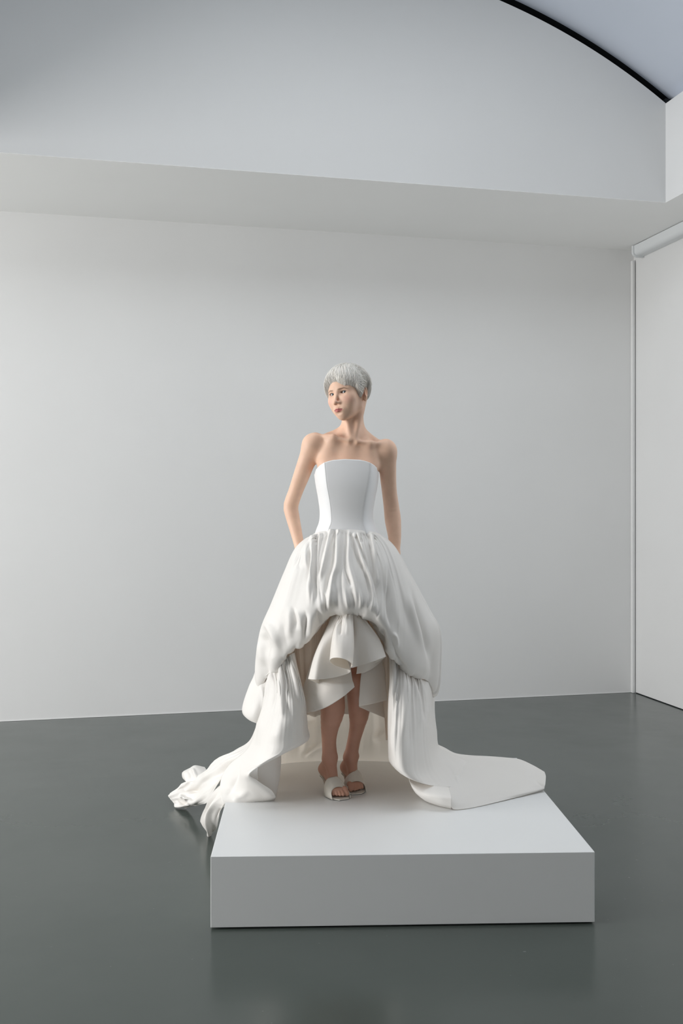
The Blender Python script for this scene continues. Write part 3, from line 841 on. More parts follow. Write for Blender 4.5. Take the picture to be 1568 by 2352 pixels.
def segdist(px, py, pts):
    best = np.full(px.shape, 1e9); tt = np.zeros(px.shape); sg = np.zeros(px.shape)
    m = len(pts)-1
    for i in range(m):
        (x0, y0), (x1, y1) = pts[i], pts[i+1]
        dx, dy = x1-x0, y1-y0; L2 = dx*dx+dy*dy+1e-9
        t = np.clip(((px-x0)*dx+(py-y0)*dy)/L2, 0, 1)
        ex = px-(x0+t*dx); ey = py-(y0+t*dy); d = np.hypot(ex, ey)
        mk = d < best; best = np.where(mk, d, best); tt = np.where(mk, (i+t)/m, tt); sg = np.where(mk, np.sign(ex*dy-ey*dx), sg)
    return best, tt, sg
def sculpt(P, n, strokes, sgn=1.0):
    """press valleys (negative) and raise ridges (positive) along drawn fold lines on the side facing the camera"""
    px, py = proj(P)
    v = np.array([0, 0, CAMZ])-P; v = v/np.linalg.norm(v, axis=-1, keepdims=True)
    facing = np.clip((n*v).sum(-1)*3, 0, 1)
    d = np.zeros(px.shape)
    for st in strokes:
        pts, w, a = st[:3]; kind = st[3] if len(st) > 3 else 'round'
        pts = [tuple(q) for q in catmull(np.array(pts, float), 4*(len(pts)-1))]
        ds, t, sg = segdist(px, py, pts)
        tap = sst(np.minimum(t, 1-t), 0, 0.38)
        if kind == 'top': tap = sst(1-t, 0, 0.30)        # fades at the lower end only
        if kind == 'bot': tap = sst(t, 0, 0.45)
        if kind == 'full': tap = 1.0
        if kind == 'step': prof = np.exp(-np.maximum(ds/w, 0)**1.2)*np.where(sg > 0, 1.0, 0.25)
        else: prof = np.exp(-(ds/w)**2) if a > 0 else np.exp(-(ds/w)**1.6)
        d += a*prof*tap
    return P+n*(d*facing*sgn)[..., None]
def grid_obj(name, P, mat, closed=False, thick=0.0018, parent=dress, sub=False):
    nv, nu = P.shape[:2]
    I = np.arange(nv*nu).reshape(nv, nu)
    if closed: J = np.roll(I, -1, 1); q = np.stack([I[:-1], J[:-1], J[1:], I[1:]], -1).reshape(-1, 4)
    else: q = np.stack([I[:-1, :-1], I[:-1, 1:], I[1:, 1:], I[1:, :-1]], -1).reshape(-1, 4)
    o = mesh_obj(name, P.reshape(-1, 3), q, mat, parent)
    if thick: solid(o, thick)
    return o
def vnoise(x, seed, n=64):
    """smooth periodic 1-D noise on x in 0..1"""
    rng = np.random.default_rng(seed); a = rng.normal(size=n)
    t = (x % 1)*n; k = t.astype(int) % n; u = t-np.floor(t); u = u*u*(3-2*u)
    return a[k]*(1-u)+a[(k+1) % n]*u
def sst(x, a, b):
    t = np.clip((x-a)/(b-a), 0, 1); return t*t*(3-2*t)

# --- bodice: flat centre panel, side panels turning away at the princess seams
def smooth_interp(y, ys, q):
    ys = np.asarray(ys, float); q = np.asarray(q, float); m = np.gradient(q, ys)
    k = int(np.clip(np.searchsorted(ys, y)-1, 0, len(ys)-2)); h = ys[k+1]-ys[k]; t = (min(max(y, ys[0]), ys[-1])-ys[k])/h
    return q[k]*(2*t**3-3*t*t+1)+q[k+1]*(3*t*t-2*t**3)+h*m[k]*(t**3-2*t*t+t)+h*m[k+1]*(t**3-t*t)
def bodice():
    ys = np.array([1048, 1085, 1110, 1150, 1180, 1200, 1215, 1234.])
    Lx = np.array([722, 721.5, 724.5, 731.5, 734.5, 732.5, 727, 720.]); Rx = np.array([869, 869, 867, 860, 856, 857.5, 864, 874.])
    s1 = np.array([744, 747.5, 750, 757, 760.5, 760.5, 755, 750.]); s2 = np.array([850, 850, 846, 838, 834, 833.5, 838, 844.])
    yf = np.array([4.150, 4.143, 4.142, 4.149, 4.156, 4.157, 4.155, 4.150])
    bx = [722, 726, 735, 745, 756, 767, 793, 826, 840, 850, 858, 865, 869]; by = [1090, 1078, 1069, 1063, 1059, 1056.5, 1054.5, 1056, 1059, 1063, 1068, 1075, 1087]
    nv = 70; cols = []
    nc, ns, nb = 26, 18, 30
    def point(kind, u, y):
        l, r, a, b, f = (smooth_interp(y, ys, q) for q in (Lx, Rx, s1, s2, yf))
        ymid = 4.262
        if kind == 'c': return a+(b-a)*u, f+0.006*(2*u-1)**2
        if kind == 'r':
            t = u*math.pi/2; fr = f+0.006
            return b+(r-b)*(0.55*u+0.45*math.sin(t)), fr+(ymid-fr)*(0.40*u+0.60*(1-math.cos(t)))
        if kind == 'l':
            t = (1-u)*math.pi/2; fr = f+0.006
            return a+(l-a)*(0.55*(1-u)+0.45*math.sin(t)), fr+(ymid-fr)*(0.40*(1-u)+0.60*(1-math.cos(t)))
        t = math.pi*u; c = (l+r)/2; h = (r-l)/2
        return c+h*math.cos(t)*1.0, ymid+0.085*math.sin(t)
    seq = [('l', i/ns) for i in range(ns)]+[('c', i/nc) for i in range(nc)]+[('r', i/ns) for i in range(ns)]+[('b', i/nb) for i in range(nb)]
    P = np.zeros((nv+1, len(seq), 3))
    for j, (k, u) in enumerate(seq):
        x0, _ = point(k, u, 1080)
        if k == 'b': top = 1088+4*math.sin(math.pi*u)
        else: top = np.interp(x0, bx, by)
        seamy = {'b': 1232+2*math.sin(math.pi*u)}.get(k)
        if seamy is None: seamy = np.interp(x0, [722, 750, 796, 845, 869], [1229, 1223, 1220.5, 1225, 1232])
        for i in range(nv+1):
            y = top+(seamy-top)*i/nv
            x, d = point(k, u, y); P[i, j] = W(x, y, d)
    o = grid_obj('bodice', P, M_BODICE, closed=True, thick=0.0022)
    me = o.data
    # seam lines: thin welts lying on the princess seams and the hem
    V = []; Fc = []
    for j in (ns, ns+nc):
        pts = P[:, j]; b0 = len(V)
        for i, p in enumerate(pts):
            for a, b in ((-0.0010, 0), (0, -0.0007), (0.0010, 0)): V.append(p+np.array([a, b-0.0010, 0]))
        for i in range(len(pts)-1):
            for e in (0, 1): Fc.append((b0+3*i+e, b0+3*i+e+1, b0+3*i+e+4, b0+3*i+e+3))
    o2 = mesh_obj('seam', V, np.array(Fc), M_BODICE, dress)
    return o
bodice()

# --- bubble overskirt: gathered at the waist, puffed, drawn back up into a gathered hem
def back_cols(row, depth, n=7, drop=0, bulge=1.0):
    """close a ring of control points around the back of the figure"""
    (xa, ya, Ya), (xb, yb, Yb) = row[-1], row[0]
    out = []
    for i in range(1, n+1):
        t = math.pi*i/(n+1); c = (xa+xb)/2; h = (xa-xb)/2
        ym = (Ya+Yb)/2
        Y = ym+depth*math.sin(t)
        xw = c+h*math.cos(t)*bulge*(1.0+0.10*math.sin(t))
        # keep the world width while farther away
        xw = CX+(xw-CX)*ym/Y
        yy = ya+(yb-ya)*i/(n+1)
        yy = HY+(yy+drop*math.sin(t)-HY)*ym/Y
        out.append((xw, yy, Y))
    return out
def overskirt():
    X = [[721, 724, 731, 742, 757, 776, 796, 816, 835, 850, 861, 869, 873],
         [680, 686, 698, 716, 740, 767, 796, 825, 851, 873, 890, 902, 909],
         [651, 657, 672, 696, 727, 761, 797, 830, 861, 889, 913, 931, 941],
         [620, 626, 647, 678, 716, 757, 797, 834, 868, 901, 934, 962, 982],
         [597, 602, 628, 664, 706, 753, 797, 838, 872, 902, 934, 976, 1006],
         [586, 599, 630, 668, 706, 754, 797, 838, 868, 898, 930, 972, 1003],
         [590, 606, 636, 670, 710, 758, 797, 832, 862, 892, 925, 960, 995],
         [606, 620, 646, 676, 716, 762, 797, 828, 856, 886, 920, 952, 980]]
    Yp = [[1226, 1224, 1222, 1220, 1218, 1216, 1215, 1216, 1218, 1220, 1223, 1225, 1228],
          [1259, 1256, 1252, 1250, 1249, 1248, 1247, 1248, 1250, 1252, 1255, 1258, 1262],
          [1315, 1312, 1306, 1300, 1296, 1293, 1292, 1293, 1298, 1304, 1310, 1316, 1322],
          [1388, 1385, 1378, 1368, 1352, 1342, 1340, 1342, 1356, 1374, 1386, 1394, 1400],
          [1446, 1446, 1442, 1432, 1410, 1380, 1378, 1380, 1408, 1438, 1458, 1462, 1450],
          [1525, 1528, 1503, 1482, 1450, 1402, 1398, 1401, 1434, 1474, 1512, 1530, 1530],
          [1578, 1572, 1532, 1503, 1474, 1420, 1410, 1414, 1448, 1490, 1528, 1552, 1580],
          [1572, 1560, 1522, 1494, 1462, 1410, 1402, 1406, 1440, 1480, 1518, 1542, 1570]]
    Dp = [[4.255, 4.220, 4.192, 4.174, 4.162, 4.158, 4.157, 4.158, 4.162, 4.174, 4.192, 4.220, 4.255],
          [4.265, 4.195, 4.145, 4.115, 4.098, 4.088, 4.085, 4.088, 4.098, 4.115, 4.145, 4.195, 4.265],
          [4.28, 4.18, 4.11, 4.065, 4.04, 4.028, 4.024, 4.028, 4.04, 4.065, 4.11, 4.18, 4.28],
          [4.29, 4.17, 4.085, 4.03, 3.995, 3.978, 3.972, 3.978, 3.995, 4.03, 4.085, 4.17, 4.29],
          [4.30, 4.17, 4.07, 4.005, 3.965, 3.952, 3.948, 3.952, 3.965, 4.005, 4.07, 4.17, 4.30],
          [4.30, 4.18, 4.08, 4.01, 3.972, 3.965, 3.962, 3.965, 3.972, 4.01, 4.08, 4.18, 4.31],
          [4.31, 4.205, 4.115, 4.045, 4.01, 4.00, 3.998, 4.00, 4.01, 4.045, 4.115, 4.21, 4.32],
          [4.42, 4.34, 4.22, 4.11, 4.055, 4.04, 4.038, 4.04, 4.055, 4.09, 4.155, 4.25, 4.34]]
    dep = [0.095, 0.19, 0.28, 0.34, 0.38, 0.39, 0.37, 0.33]
    drop = [0, 5, 10, 20, 45, 75, 100, 95]
    G = []
    for x, y, d, q, dr in zip(X, Yp, Dp, dep, drop):
        row = list(zip(x, y, d)); G.append(row+back_cols(row, q, 9, dr))
    nv, nu = 260, 720
    P = loft(G, nv, nu, closed=True)
    n = normals(P, True)
    ctr = P.mean(axis=1, keepdims=True); s = ((P-ctr)*n).sum(-1).mean(); n = n if s > 0 else -n
    v = np.linspace(0, 1, nv+1)[:, None]; u = (np.arange(nu)/nu)[None, :]
    # gathers that radiate from the waist seam
    w1 = np.exp(-v/0.22)*sst(v, 0.012, 0.07)
    uu = u+0.006*vnoise(u+0*v, 3, 20)
    g = vnoise(uu, 5, 120)*0.6+vnoise(uu, 6, 60)*0.9
    front = ((np.arange(nu)/nu*22) < 12.2)[None, :]*1.0
    d = w1*g*0.0042
    d += 0.010*vnoise(u+0.02*v, 8, 26)*sst(v, 0.1, 0.4)*(1-sst(v, 0.8, 1.0))*np.where(front > 0, 0.25, 1.4)
    # puckers of the gathered hem
    w2 = sst(v, 0.72, 0.97)
    pk = vnoise(u+0.002*np.sin(v*20), 11, 190)*0.6+vnoise(u+0.01*v, 12, 90)*0.9
    d += w2*pk*0.0042
    # lobes of the bubble between the tacking points
    d += 0.009*sst(v, 0.5, 0.8)*(1-sst(v, 0.9, 1.0))*vnoise(u, 21, 34)
    d = d*(1-0.85*sst(v, 0.9, 1.0)*np.clip(((np.arange(nu)/nu*22) < 1.6)[None, :]*1.0+((np.arange(nu)/nu*22) > 20)[None, :], 0, 1))
    P = P+n*d[..., None]
    n = normals(P, True); n = n if ((P-ctr)*n).sum(-1).mean() > 0 else -n
    S = [  # (points, width px, height m, kind)
        ([(706, 1241), (704, 1280), (707, 1312)], 5, 0.012), ([(718, 1236), (719, 1290), (713, 1340), (711, 1400)], 5, 0.015, 'top'),
        ([(712, 1245), (711, 1300), (703, 1350)], 5, -0.008), ([(725, 1230), (723, 1290), (722, 1340), (728, 1391)], 5, -0.016, 'top'),
        ([(760, 1222), (745, 1289), (732, 1340)], 5, 0.013, 'top'), ([(752, 1225), (738, 1280), (728, 1330)], 4, -0.008, 'top'),
        ([(776, 1223), (774, 1296), (765, 1328), (757, 1379), (754, 1406)], 5, 0.015, 'top'), ([(768, 1224), (764, 1290), (752, 1335), (746, 1380)], 4, -0.010, 'top'),
        ([(795, 1225), (791, 1296), (800, 1330), (808, 1352)], 4, -0.013, 'top'), ([(802, 1225), (800, 1290), (815, 1350), (820, 1395)], 5, 0.008, 'top'),
        ([(805, 1229), (821, 1280), (843, 1328), (853, 1385)], 4, -0.016, 'top'), ([(814, 1228), (832, 1285), (851, 1335), (858, 1388)], 4, 0.009, 'top'),
        ([(818, 1236), (840, 1289), (860, 1344), (863, 1395)], 3.6, -0.015, 'top'), ([(829, 1226), (830, 1250)], 3, -0.010, 'top'),
        ([(843, 1226), (858, 1310), (868, 1360), (868, 1400)], 4, -0.014, 'top'), ([(852, 1228), (864, 1300), (872, 1350)], 4, 0.010, 'top'),
        ([(871, 1244), (866, 1289), (873, 1360), (866, 1417)], 5.5, -0.013), ([(879, 1256), (884, 1320), (892, 1379)], 6, 0.009),
        ([(889, 1290), (891, 1350), (893, 1407), (897, 1450)], 4.5, -0.016),
        ([(763, 1340), (766, 1370), (764, 1402)], 5, 0.006), ([(774, 1348), (774, 1380), (779, 1404)], 5, -0.006),
        ([(700, 1395), (701, 1440), (700, 1474)], 5, -0.018), ([(671, 1388), (678, 1420), (680, 1452)], 5, -0.010), ([(664, 1385), (667, 1430), (664, 1470)], 8, 0.012),
        ([(716, 1405), (712, 1440), (708, 1472)], 7, 0.012), ([(728, 1395), (735, 1425), (738, 1436)], 4, -0.013),
        ([(598, 1432), (618, 1440), (632, 1468), (642, 1505)], 8, 0.015), ([(604, 1452), (612, 1480), (626, 1515)], 10, -0.016),
        ([(592, 1460), (598, 1500), (606, 1535)], 8, 0.009), ([(648, 1420), (652, 1460), (664, 1492)], 9, -0.007),
        ([(894, 1452), (908, 1487), (917, 1520), (940, 1540)], 5, -0.016), ([(902, 1450), (909, 1470), (912, 1500)], 4, 0.010),
        ([(880, 1440), (876, 1460), (884, 1485)], 6, -0.012), ([(868, 1440), (868, 1460), (876, 1480)], 6, 0.006),
        ([(942, 1330), (956, 1385), (972, 1440), (985, 1500), (990, 1560)], 6, -0.020), ([(932, 1345), (952, 1423), (974, 1500)], 9, 0.010),
        ([(735, 1360), (738, 1400), (757, 1412)], 6, 0.006),
        ([(786, 1224), (784, 1290), (783, 1345), (790, 1395)], 3.2, -0.007, 'top'), ([(822, 1228), (845, 1300), (866, 1370), (862, 1405)], 3, 0.007, 'top'),
        ([(836, 1228), (852, 1300), (866, 1345)], 2.6, -0.007, 'top'), ([(860, 1232), (876, 1300), (884, 1380), (878, 1440)], 3.4, -0.007, 'top'),
        ([(741, 1228), (731, 1280), (733, 1350), (742, 1400)], 3.2, -0.008, 'top'), ([(734, 1228), (729, 1300), (736, 1378)], 3, 0.006, 'top'),
        ([(790, 1345), (796, 1380), (800, 1402)], 3.5, 0.006), ([(806, 1350), (813, 1380), (814, 1402)], 3.5, -0.007), ([(822, 1345), (828, 1380), (826, 1402)], 3.2, 0.006),
        ([(845, 1335), (852, 1370), (842, 1404)], 2.6, -0.006), ([(853, 1350), (856, 1380), (850, 1408)], 2.6, 0.005), ([(870, 1365), (872, 1400), (862, 1425)], 2.8, -0.006),
        ([(716, 1240), (716, 1300), (720, 1360), (716, 1400)], 3.0, 0.008), ([(690, 1262), (683, 1290), (690, 1312)], 7, -0.010),
        ([(676, 1395), (690, 1420), (694, 1455)], 6, 0.009), ([(741, 1352), (748, 1385), (745, 1408)], 3, -0.007),
        ([(897, 1300), (908, 1400), (925, 1470)], 10, 0.006), ([(905, 1290), (925, 1380), (948, 1470)], 10, -0.006),
    ]
    P = sculpt(P, n, S)
    return grid_obj('bubble_skirt', P, M_SATIN, closed=True, thick=0.0016)
overskirt()

def sheet(name, rows, nv, nu, mat, strokes=(), fn=None, thick=0.0016, parent=dress, flip=None):
    P = loft(rows, nv, nu)
    n = toward_camera(P, normals(P))
    if fn is not None:
        v = np.linspace(0, 1, nv+1)[:, None]; u = np.linspace(0, 1, nu+1)[None, :]
        P = P+n*fn(u, v)[..., None]; n = toward_camera(P, normals(P))
    if strokes: P = sculpt(P, n, strokes)
    return grid_obj(name, P, mat, thick=thick, parent=parent)

# --- back of the skirt: a deep curtain of cloth behind the legs, hem on the plinth
def back_skirt():
    rows = []
    #  (y at silhouettes, left px, right px, Y at sides, back px y, back Y)
    spec = [(1440, 625, 965, 4.36, 1420, 4.62), (1500, 600, 992, 4.38, 1480, 4.68), (1560, 592, 986, 4.40, 1545, 4.72), (1605, 585, 985, 4.42, 1600, 4.75),
            (1640, 590, 986, 4.42, 1640, 4.77), (1675, 600, 988, 4.42, 1675, 4.78), (1705, 602, 990, 4.42, 1712, 4.785), (1790, 602, 990, 4.43, 1747.5, 4.793)]
    for (y, l, r, ys, yb, Yb) in spec:
        row = []
        for i in range(15):
            t = math.pi*i/14; c = (l+r)/2; h = (r-l)/2; k = math.sin(t)**0.40
            Y = ys+(Yb-ys)*k
            x = c-h*math.cos(t); yy = y+(yb-y)*k
            row.append((x, yy, Y))
        rows.append(row)
    def fn(u, v):
        return 0.016*vnoise(u*0.8+0.03*v, 31, 30)*sst(v, 0.0, 0.3)*(1-sst(v, 0.75, 1.0))+0.004*vnoise(u+0.02*v, 33, 110)*(1-v)
    st = [([(690, 1742), (712, 1722), (740, 1700)], 4, 0.012), ([(700, 1743), (722, 1727), (748, 1712)], 4, -0.010), ([(670, 1690), (700, 1660), (735, 1650)], 8, -0.012),
          ([(850, 1700), (872, 1690), (890, 1665)], 8, 0.012), ([(832, 1744), (836, 1700), (842, 1660)], 4, -0.008)]
    sheet('skirt_back', rows, 120, 300, M_LINING, st, fn, thick=0)
back_skirt()

# --- puffed side of the skirt behind the left drape
def side_puff():
    rows = [[(604, 1490, 4.46), (600, 1500, 4.36), (606, 1510, 4.28), (620, 1515, 4.24), (640, 1520, 4.22)],
            [(590, 1545, 4.44), (583, 1552, 4.33), (595, 1560, 4.24), (614, 1564, 4.20), (638, 1568, 4.20)],
            [(578, 1572, 4.42), (572, 1578, 4.30), (590, 1590, 4.20), (610, 1598, 4.17), (636, 1602, 4.20)],
            [(562, 1612, 4.42), (559, 1618, 4.30), (578, 1628, 4.20), (602, 1634, 4.18), (630, 1640, 4.22)],
            [(562, 1636, 4.42), (558, 1640, 4.30), (573, 1652, 4.21), (596, 1660, 4.20), (625, 1668, 4.25)],
            [(580, 1640, 4.44), (572, 1648, 4.34), (580, 1657, 4.27), (598, 1664, 4.26), (622, 1672, 4.30)]]
    st = [([(598, 1566), (606, 1600), (604, 1640)], 5, 0.010), ([(592, 1560), (580, 1600), (578, 1640)], 6, -0.008)]
    sheet('skirt_puff', rows, 80, 80, M_SATIN, st)
side_puff()

# --- left drape: falls from the gather, folds over itself and runs off the plinth
def left_drape():
    rows = [
        [(604, 1528, 4.28), (616, 1526, 4.20), (630, 1524, 4.15), (645, 1519, 4.11), (655, 1512, 4.10), (664, 1505, 4.10), (674, 1498, 4.12)],
        [(608, 1590, 4.20), (622, 1588, 4.12), (638, 1585, 4.07), (652, 1580, 4.05), (667, 1576, 4.05), (680, 1570, 4.07), (690, 1562, 4.12)],
        [(593, 1645, 4.20), (610, 1645, 4.10), (630, 1645, 4.04), (650, 1643, 4.01), (672, 1640, 4.01), (692, 1634, 4.05), (702, 1625, 4.12)],
        [(582, 1692, 4.22), (600, 1695, 4.10), (622, 1697, 4.02), (645, 1695, 3.99), (670, 1690, 4.00), (694, 1680, 4.05), (706, 1668, 4.12)],
        [(568, 1720, 4.24), (590, 1728, 4.10), (614, 1732, 4.01), (640, 1727, 3.985), (668, 1717, 4.00), (694, 1706, 4.06), (706, 1701, 4.12)],
        [(548, 1738, 4.26), (572, 1750, 4.12), (590, 1756, 4.03), (606, 1750, 3.99), (624, 1742, 3.985), (640, 1736, 4.00), (646, 1734, 4.02)],
        [(528, 1755, 4.28), (548, 1768, 4.16), (560, 1775, 4.08), (566, 1776, 4.04), (571, 1776, 4.02), (574, 1775, 4.01), (576, 1774, 4.01)],
        [(512, 1778, 4.27), (535, 1790, 4.18), (553, 1795, 4.12), (565, 1797, 4.08), (576, 1797, 4.06), (584, 1795, 4.05), (592, 1793, 4.05)],
        [(505, 1806, 4.24), (532, 1814, 4.17), (556, 1818, 4.12), (577, 1820, 4.10), (596, 1820, 4.09), (610, 1817, 4.08), (621, 1813, 4.08)],
        [(508, 1832, 4.17), (535, 1834, 4.135), (560, 1834, 4.12), (585, 1834, 4.11), (606, 1834, 4.11), (622, 1832, 4.105), (632, 1828, 4.105)],
        [(513, 1846, 4.115), (540, 1845, 4.118), (564, 1844, 4.122), (587, 1842, 4.13), (606, 1841, 4.137), (622, 1839, 4.147), (631, 1836, 4.158)]]
    st = [([(668, 1500), (676, 1545), (690, 1600), (700, 1640)], 6, 0.014, 'top'), ([(660, 1508), (664, 1560), (676, 1615)], 7, -0.012, 'top'),
          ([(646, 1520), (645, 1570), (648, 1620), (652, 1660)], 6, 0.012, 'top'), ([(637, 1528), (631, 1580), (631, 1640)], 6, -0.009, 'top'),
          ([(628, 1532), (615, 1580), (602, 1640)], 5, 0.010, 'top'), ([(655, 1514), (655, 1560), (662, 1600)], 4, -0.008, 'top'),
          ([(650, 1640), (642, 1680), (620, 1712)], 14, 0.010), ([(600, 1640), (598, 1680), (590, 1715)], 7, 0.008),
          ([(575, 1815), (550, 1830), (530, 1838)], 7, 0.006), ([(550, 1745), (538, 1790), (518, 1836)], 6, -0.016),
          ([(650, 1560), (658, 1620), (690, 1670)], 10, -0.010)]
    def fn(u, v): return 0.0018*vnoise(u+0.05*v, 41, 50)*np.exp(-v/0.2)
    sheet('drape', rows, 260, 120, M_SATIN, st, fn)
    # the turned-under layer seen below the hem
    rows = [[(598, 1735, 4.08), (615, 1728, 4.10), (632, 1720, 4.13), (644, 1715, 4.17)],
            [(592, 1768, 4.09), (612, 1764, 4.11), (632, 1758, 4.14), (645, 1750, 4.18)],
            [(596, 1800, 4.10), (614, 1800, 4.12), (631, 1796, 4.15), (642, 1786, 4.18)],
            [(610, 1822, 4.12), (621, 1823, 4.13), (630, 1822, 4.15), (637, 1812, 4.17)],
            [(622, 1834, 4.142), (628, 1835, 4.148), (632, 1834, 4.155), (635, 1828, 4.175)]]
    sheet('drape_underside', rows, 60, 40, M_SATIN)
left_drape()

# --- train on the left: slides off the plinth and pools on the floor
def left_train():
    # main run from the skirt down to the floor
    rows = [
        [(590, 1660, 4.42), (592, 1672, 4.36), (592, 1684, 4.30), (590, 1700, 4.25), (588, 1716, 4.22)],
        [(572, 1700, 4.55), (572, 1714, 4.45), (570, 1726, 4.38), (566, 1740, 4.31), (560, 1752, 4.27)],
        [(540, 1725, 4.62), (545, 1736, 4.52), (545, 1750, 4.45), (540, 1764, 4.37), (532, 1778, 4.30)],
        [(505, 1744, 4.70), (512, 1754, 4.60), (516, 1768, 4.50), (514, 1785, 4.40), (506, 1802, 4.32)],
        [(478, 1765, 4.78), (485, 1778, 4.68), (490, 1793, 4.58), (490, 1810, 4.48), (484, 1828, 4.40)],
        [(452, 1782, 4.88), (458, 1797, 4.80), (462, 1812, 4.70), (466, 1830, 4.60), (470, 1845, 4.52)],
        [(425, 1803, 4.92), (428, 1818, 4.88), (436, 1832, 4.82), (446, 1844, 4.76), (458, 1850, 4.72)],
        [(400, 1815, 4.92), (398, 1828, 4.90), (406, 1842, 4.87), (420, 1852, 4.84), (436, 1856, 4.84)],
        [(390, 1822, 4.96), (389, 1832, 4.93), (396, 1844, 4.90), (408, 1853, 4.885), (424, 1858, 4.87)]]
    st = [([(590, 1700), (555, 1745), (515, 1762), (490, 1800), (470, 1830)], 4.5, -0.034), ([(585, 1712), (545, 1765), (500, 1810), (476, 1842)], 6, 0.026),
          ([(590, 1722), (560, 1768), (515, 1812), (490, 1835)], 4, -0.020),
          ([(575, 1695), (540, 1732), (500, 1752), (470, 1790), (440, 1815)], 6, 0.024), ([(410, 1824), (430, 1838), (455, 1846)], 4, 0.030),
          ([(416, 1816), (445, 1816), (468, 1800)], 4, -0.030), ([(400, 1820), (430, 1804), (455, 1796)], 4, 0.022), ([(398, 1834), (425, 1846), (450, 1852)], 4, -0.018)]
    def fn(u, v): return 0.005*vnoise(u*0.5+0.1*v, 51, 16)
    sheet('train', rows, 200, 100, M_SATIN, st, fn)
    # rounded end rolls lying on the floor behind
    rows = [[(470, 1762, 5.02), (474, 1770, 4.93), (474, 1785, 4.87), (470, 1800, 4.86)],
            [(448, 1758, 5.05), (450, 1766, 4.94), (450, 1784, 4.88), (446, 1800, 4.87)],
            [(436, 1764, 5.06), (434, 1772, 4.97), (434, 1788, 4.92), (432, 1800, 4.90)],
            [(428, 1768, 5.07), (424, 1774, 5.00), (424, 1786, 4.96), (426, 1794, 4.94)],
            [(422, 1771, 5.10), (418, 1776, 5.05), (419, 1786, 5.02), (424, 1792, 5.00)]]
    st = [([(440, 1762), (447, 1775), (452, 1790)], 3, 0.012), ([(433, 1768), (436, 1780), (436, 1792)], 2.5, -0.010)]
    sheet('train_tail', rows, 50, 40, M_SATIN, st)
    # strip that hangs over the side of the plinth down to the floor
    rows = [
        [(516, 1796, 4.31), (528, 1806, 4.26), (538, 1816, 4.22), (548, 1826, 4.18), (556, 1834, 4.15)],
        [(496, 1812, 4.34), (507, 1822, 4.29), (516, 1832, 4.25), (524, 1838, 4.20), (532, 1842, 4.16)],
        [(478, 1836, 4.38), (488, 1842, 4.33), (497, 1848, 4.29), (505, 1851, 4.25), (512, 1848, 4.20)],
        [(468, 1858, 4.42), (478, 1864, 4.38), (488, 1868, 4.34), (497, 1866, 4.30), (505, 1862, 4.26)],
        [(462, 1876, 4.46), (471, 1884, 4.43), (481, 1888, 4.40), (492, 1884, 4.36), (503, 1876, 4.32)],
        [(460, 1886, 4.50), (467, 1898, 4.48), (477, 1906, 4.47), (488, 1902, 4.44), (500, 1892, 4.38)],
        [(462, 1890, 4.52), (470, 1903, 4.50), (480, 1915, 4.492), (489, 1910, 4.47), (498, 1902, 4.42)]]
    st = [([(525, 1812), (492, 1850), (480, 1880), (482, 1912)], 4, 0.022, 'bot'), ([(532, 1824), (505, 1852), (494, 1890)], 4, -0.020), ([(505, 1815), (476, 1850), (468, 1885)], 4, -0.014)]
    sheet('train_fall', rows, 100, 60, M_SATIN, st)
left_train()

# --- right drape: long panel from the gather to the plinth
def right_drape():
    rows = [
        [(893, 1500, 4.14), (905, 1516, 4.12), (920, 1532, 4.14), (936, 1545, 4.17), (952, 1552, 4.20), (968, 1560, 4.25), (990, 1562, 4.34), (994, 1560, 4.46)],
        [(894, 1560, 4.10), (906, 1562, 4.06), (922, 1566, 4.07), (940, 1572, 4.10), (957, 1578, 4.14), (973, 1584, 4.21), (990, 1590, 4.32), (998, 1588, 4.46)],
        [(891, 1610, 4.08), (904, 1612, 4.03), (922, 1615, 4.03), (942, 1618, 4.06), (962, 1622, 4.11), (980, 1628, 4.19), (992, 1634, 4.32), (998, 1632, 4.46)],
        [(890, 1660, 4.08), (903, 1662, 4.01), (921, 1665, 4.00), (943, 1668, 4.03), (966, 1672, 4.09), (985, 1677, 4.18), (996, 1682, 4.30), (1003, 1678, 4.46)],
        [(891, 1710, 4.09), (903, 1713, 4.01), (921, 1717, 3.98), (944, 1720, 4.01), (969, 1722, 4.08), (990, 1724, 4.18), (1004, 1722, 4.32), (1008, 1714, 4.50)],
        [(892, 1742, 4.11), (904, 1752, 4.02), (922, 1762, 3.98), (946, 1768, 4.00), (976, 1768, 4.08), (1004, 1760, 4.19), (1026, 1748, 4.32), (1034, 1730, 4.50)],
        [(896, 1752, 4.12), (911, 1768, 4.03), (932, 1781, 3.99), (960, 1792, 4.01), (992, 1796, 4.08), (1026, 1786, 4.20), (1052, 1768, 4.34), (1066, 1745, 4.52)],
        [(901, 1759, 4.13), (917, 1774, 4.04), (938, 1787, 4.00), (968, 1799, 4.02), (1005, 1806, 4.08), (1042, 1806, 4.18), (1070, 1792, 4.34), (1090, 1765, 4.50)]]
    st = [([(930, 1540), (936, 1590), (926, 1650), (921, 1720)], 7, 0.014, 'top'), ([(936, 1546), (946, 1600), (944, 1670), (940, 1740)], 7, -0.010, 'top'),
          ([(915, 1530), (916, 1580), (903, 1640)], 7, -0.010, 'top'), ([(945, 1548), (962, 1610), (964, 1680)], 4, 0.008, 'top'),
          ([(952, 1552), (972, 1610), (975, 1660)], 4, -0.009, 'top'), ([(960, 1556), (980, 1610), (985, 1660)], 4, 0.007, 'top'),
          ([(905, 1520), (903, 1570), (898, 1610)], 4, 0.009, 'top'), ([(905, 1650), (904, 1700), (910, 1750)], 8, 0.008),
          ([(1004, 1720), (1030, 1755), (1058, 1800)], 4, 0.006)]
    def fn(u, v): return 0.0032*vnoise(u+0.03*v, 61, 44)*np.exp(-v/0.35)
    sheet('drape', rows, 240, 130, M_SATIN, st, fn)
right_drape()

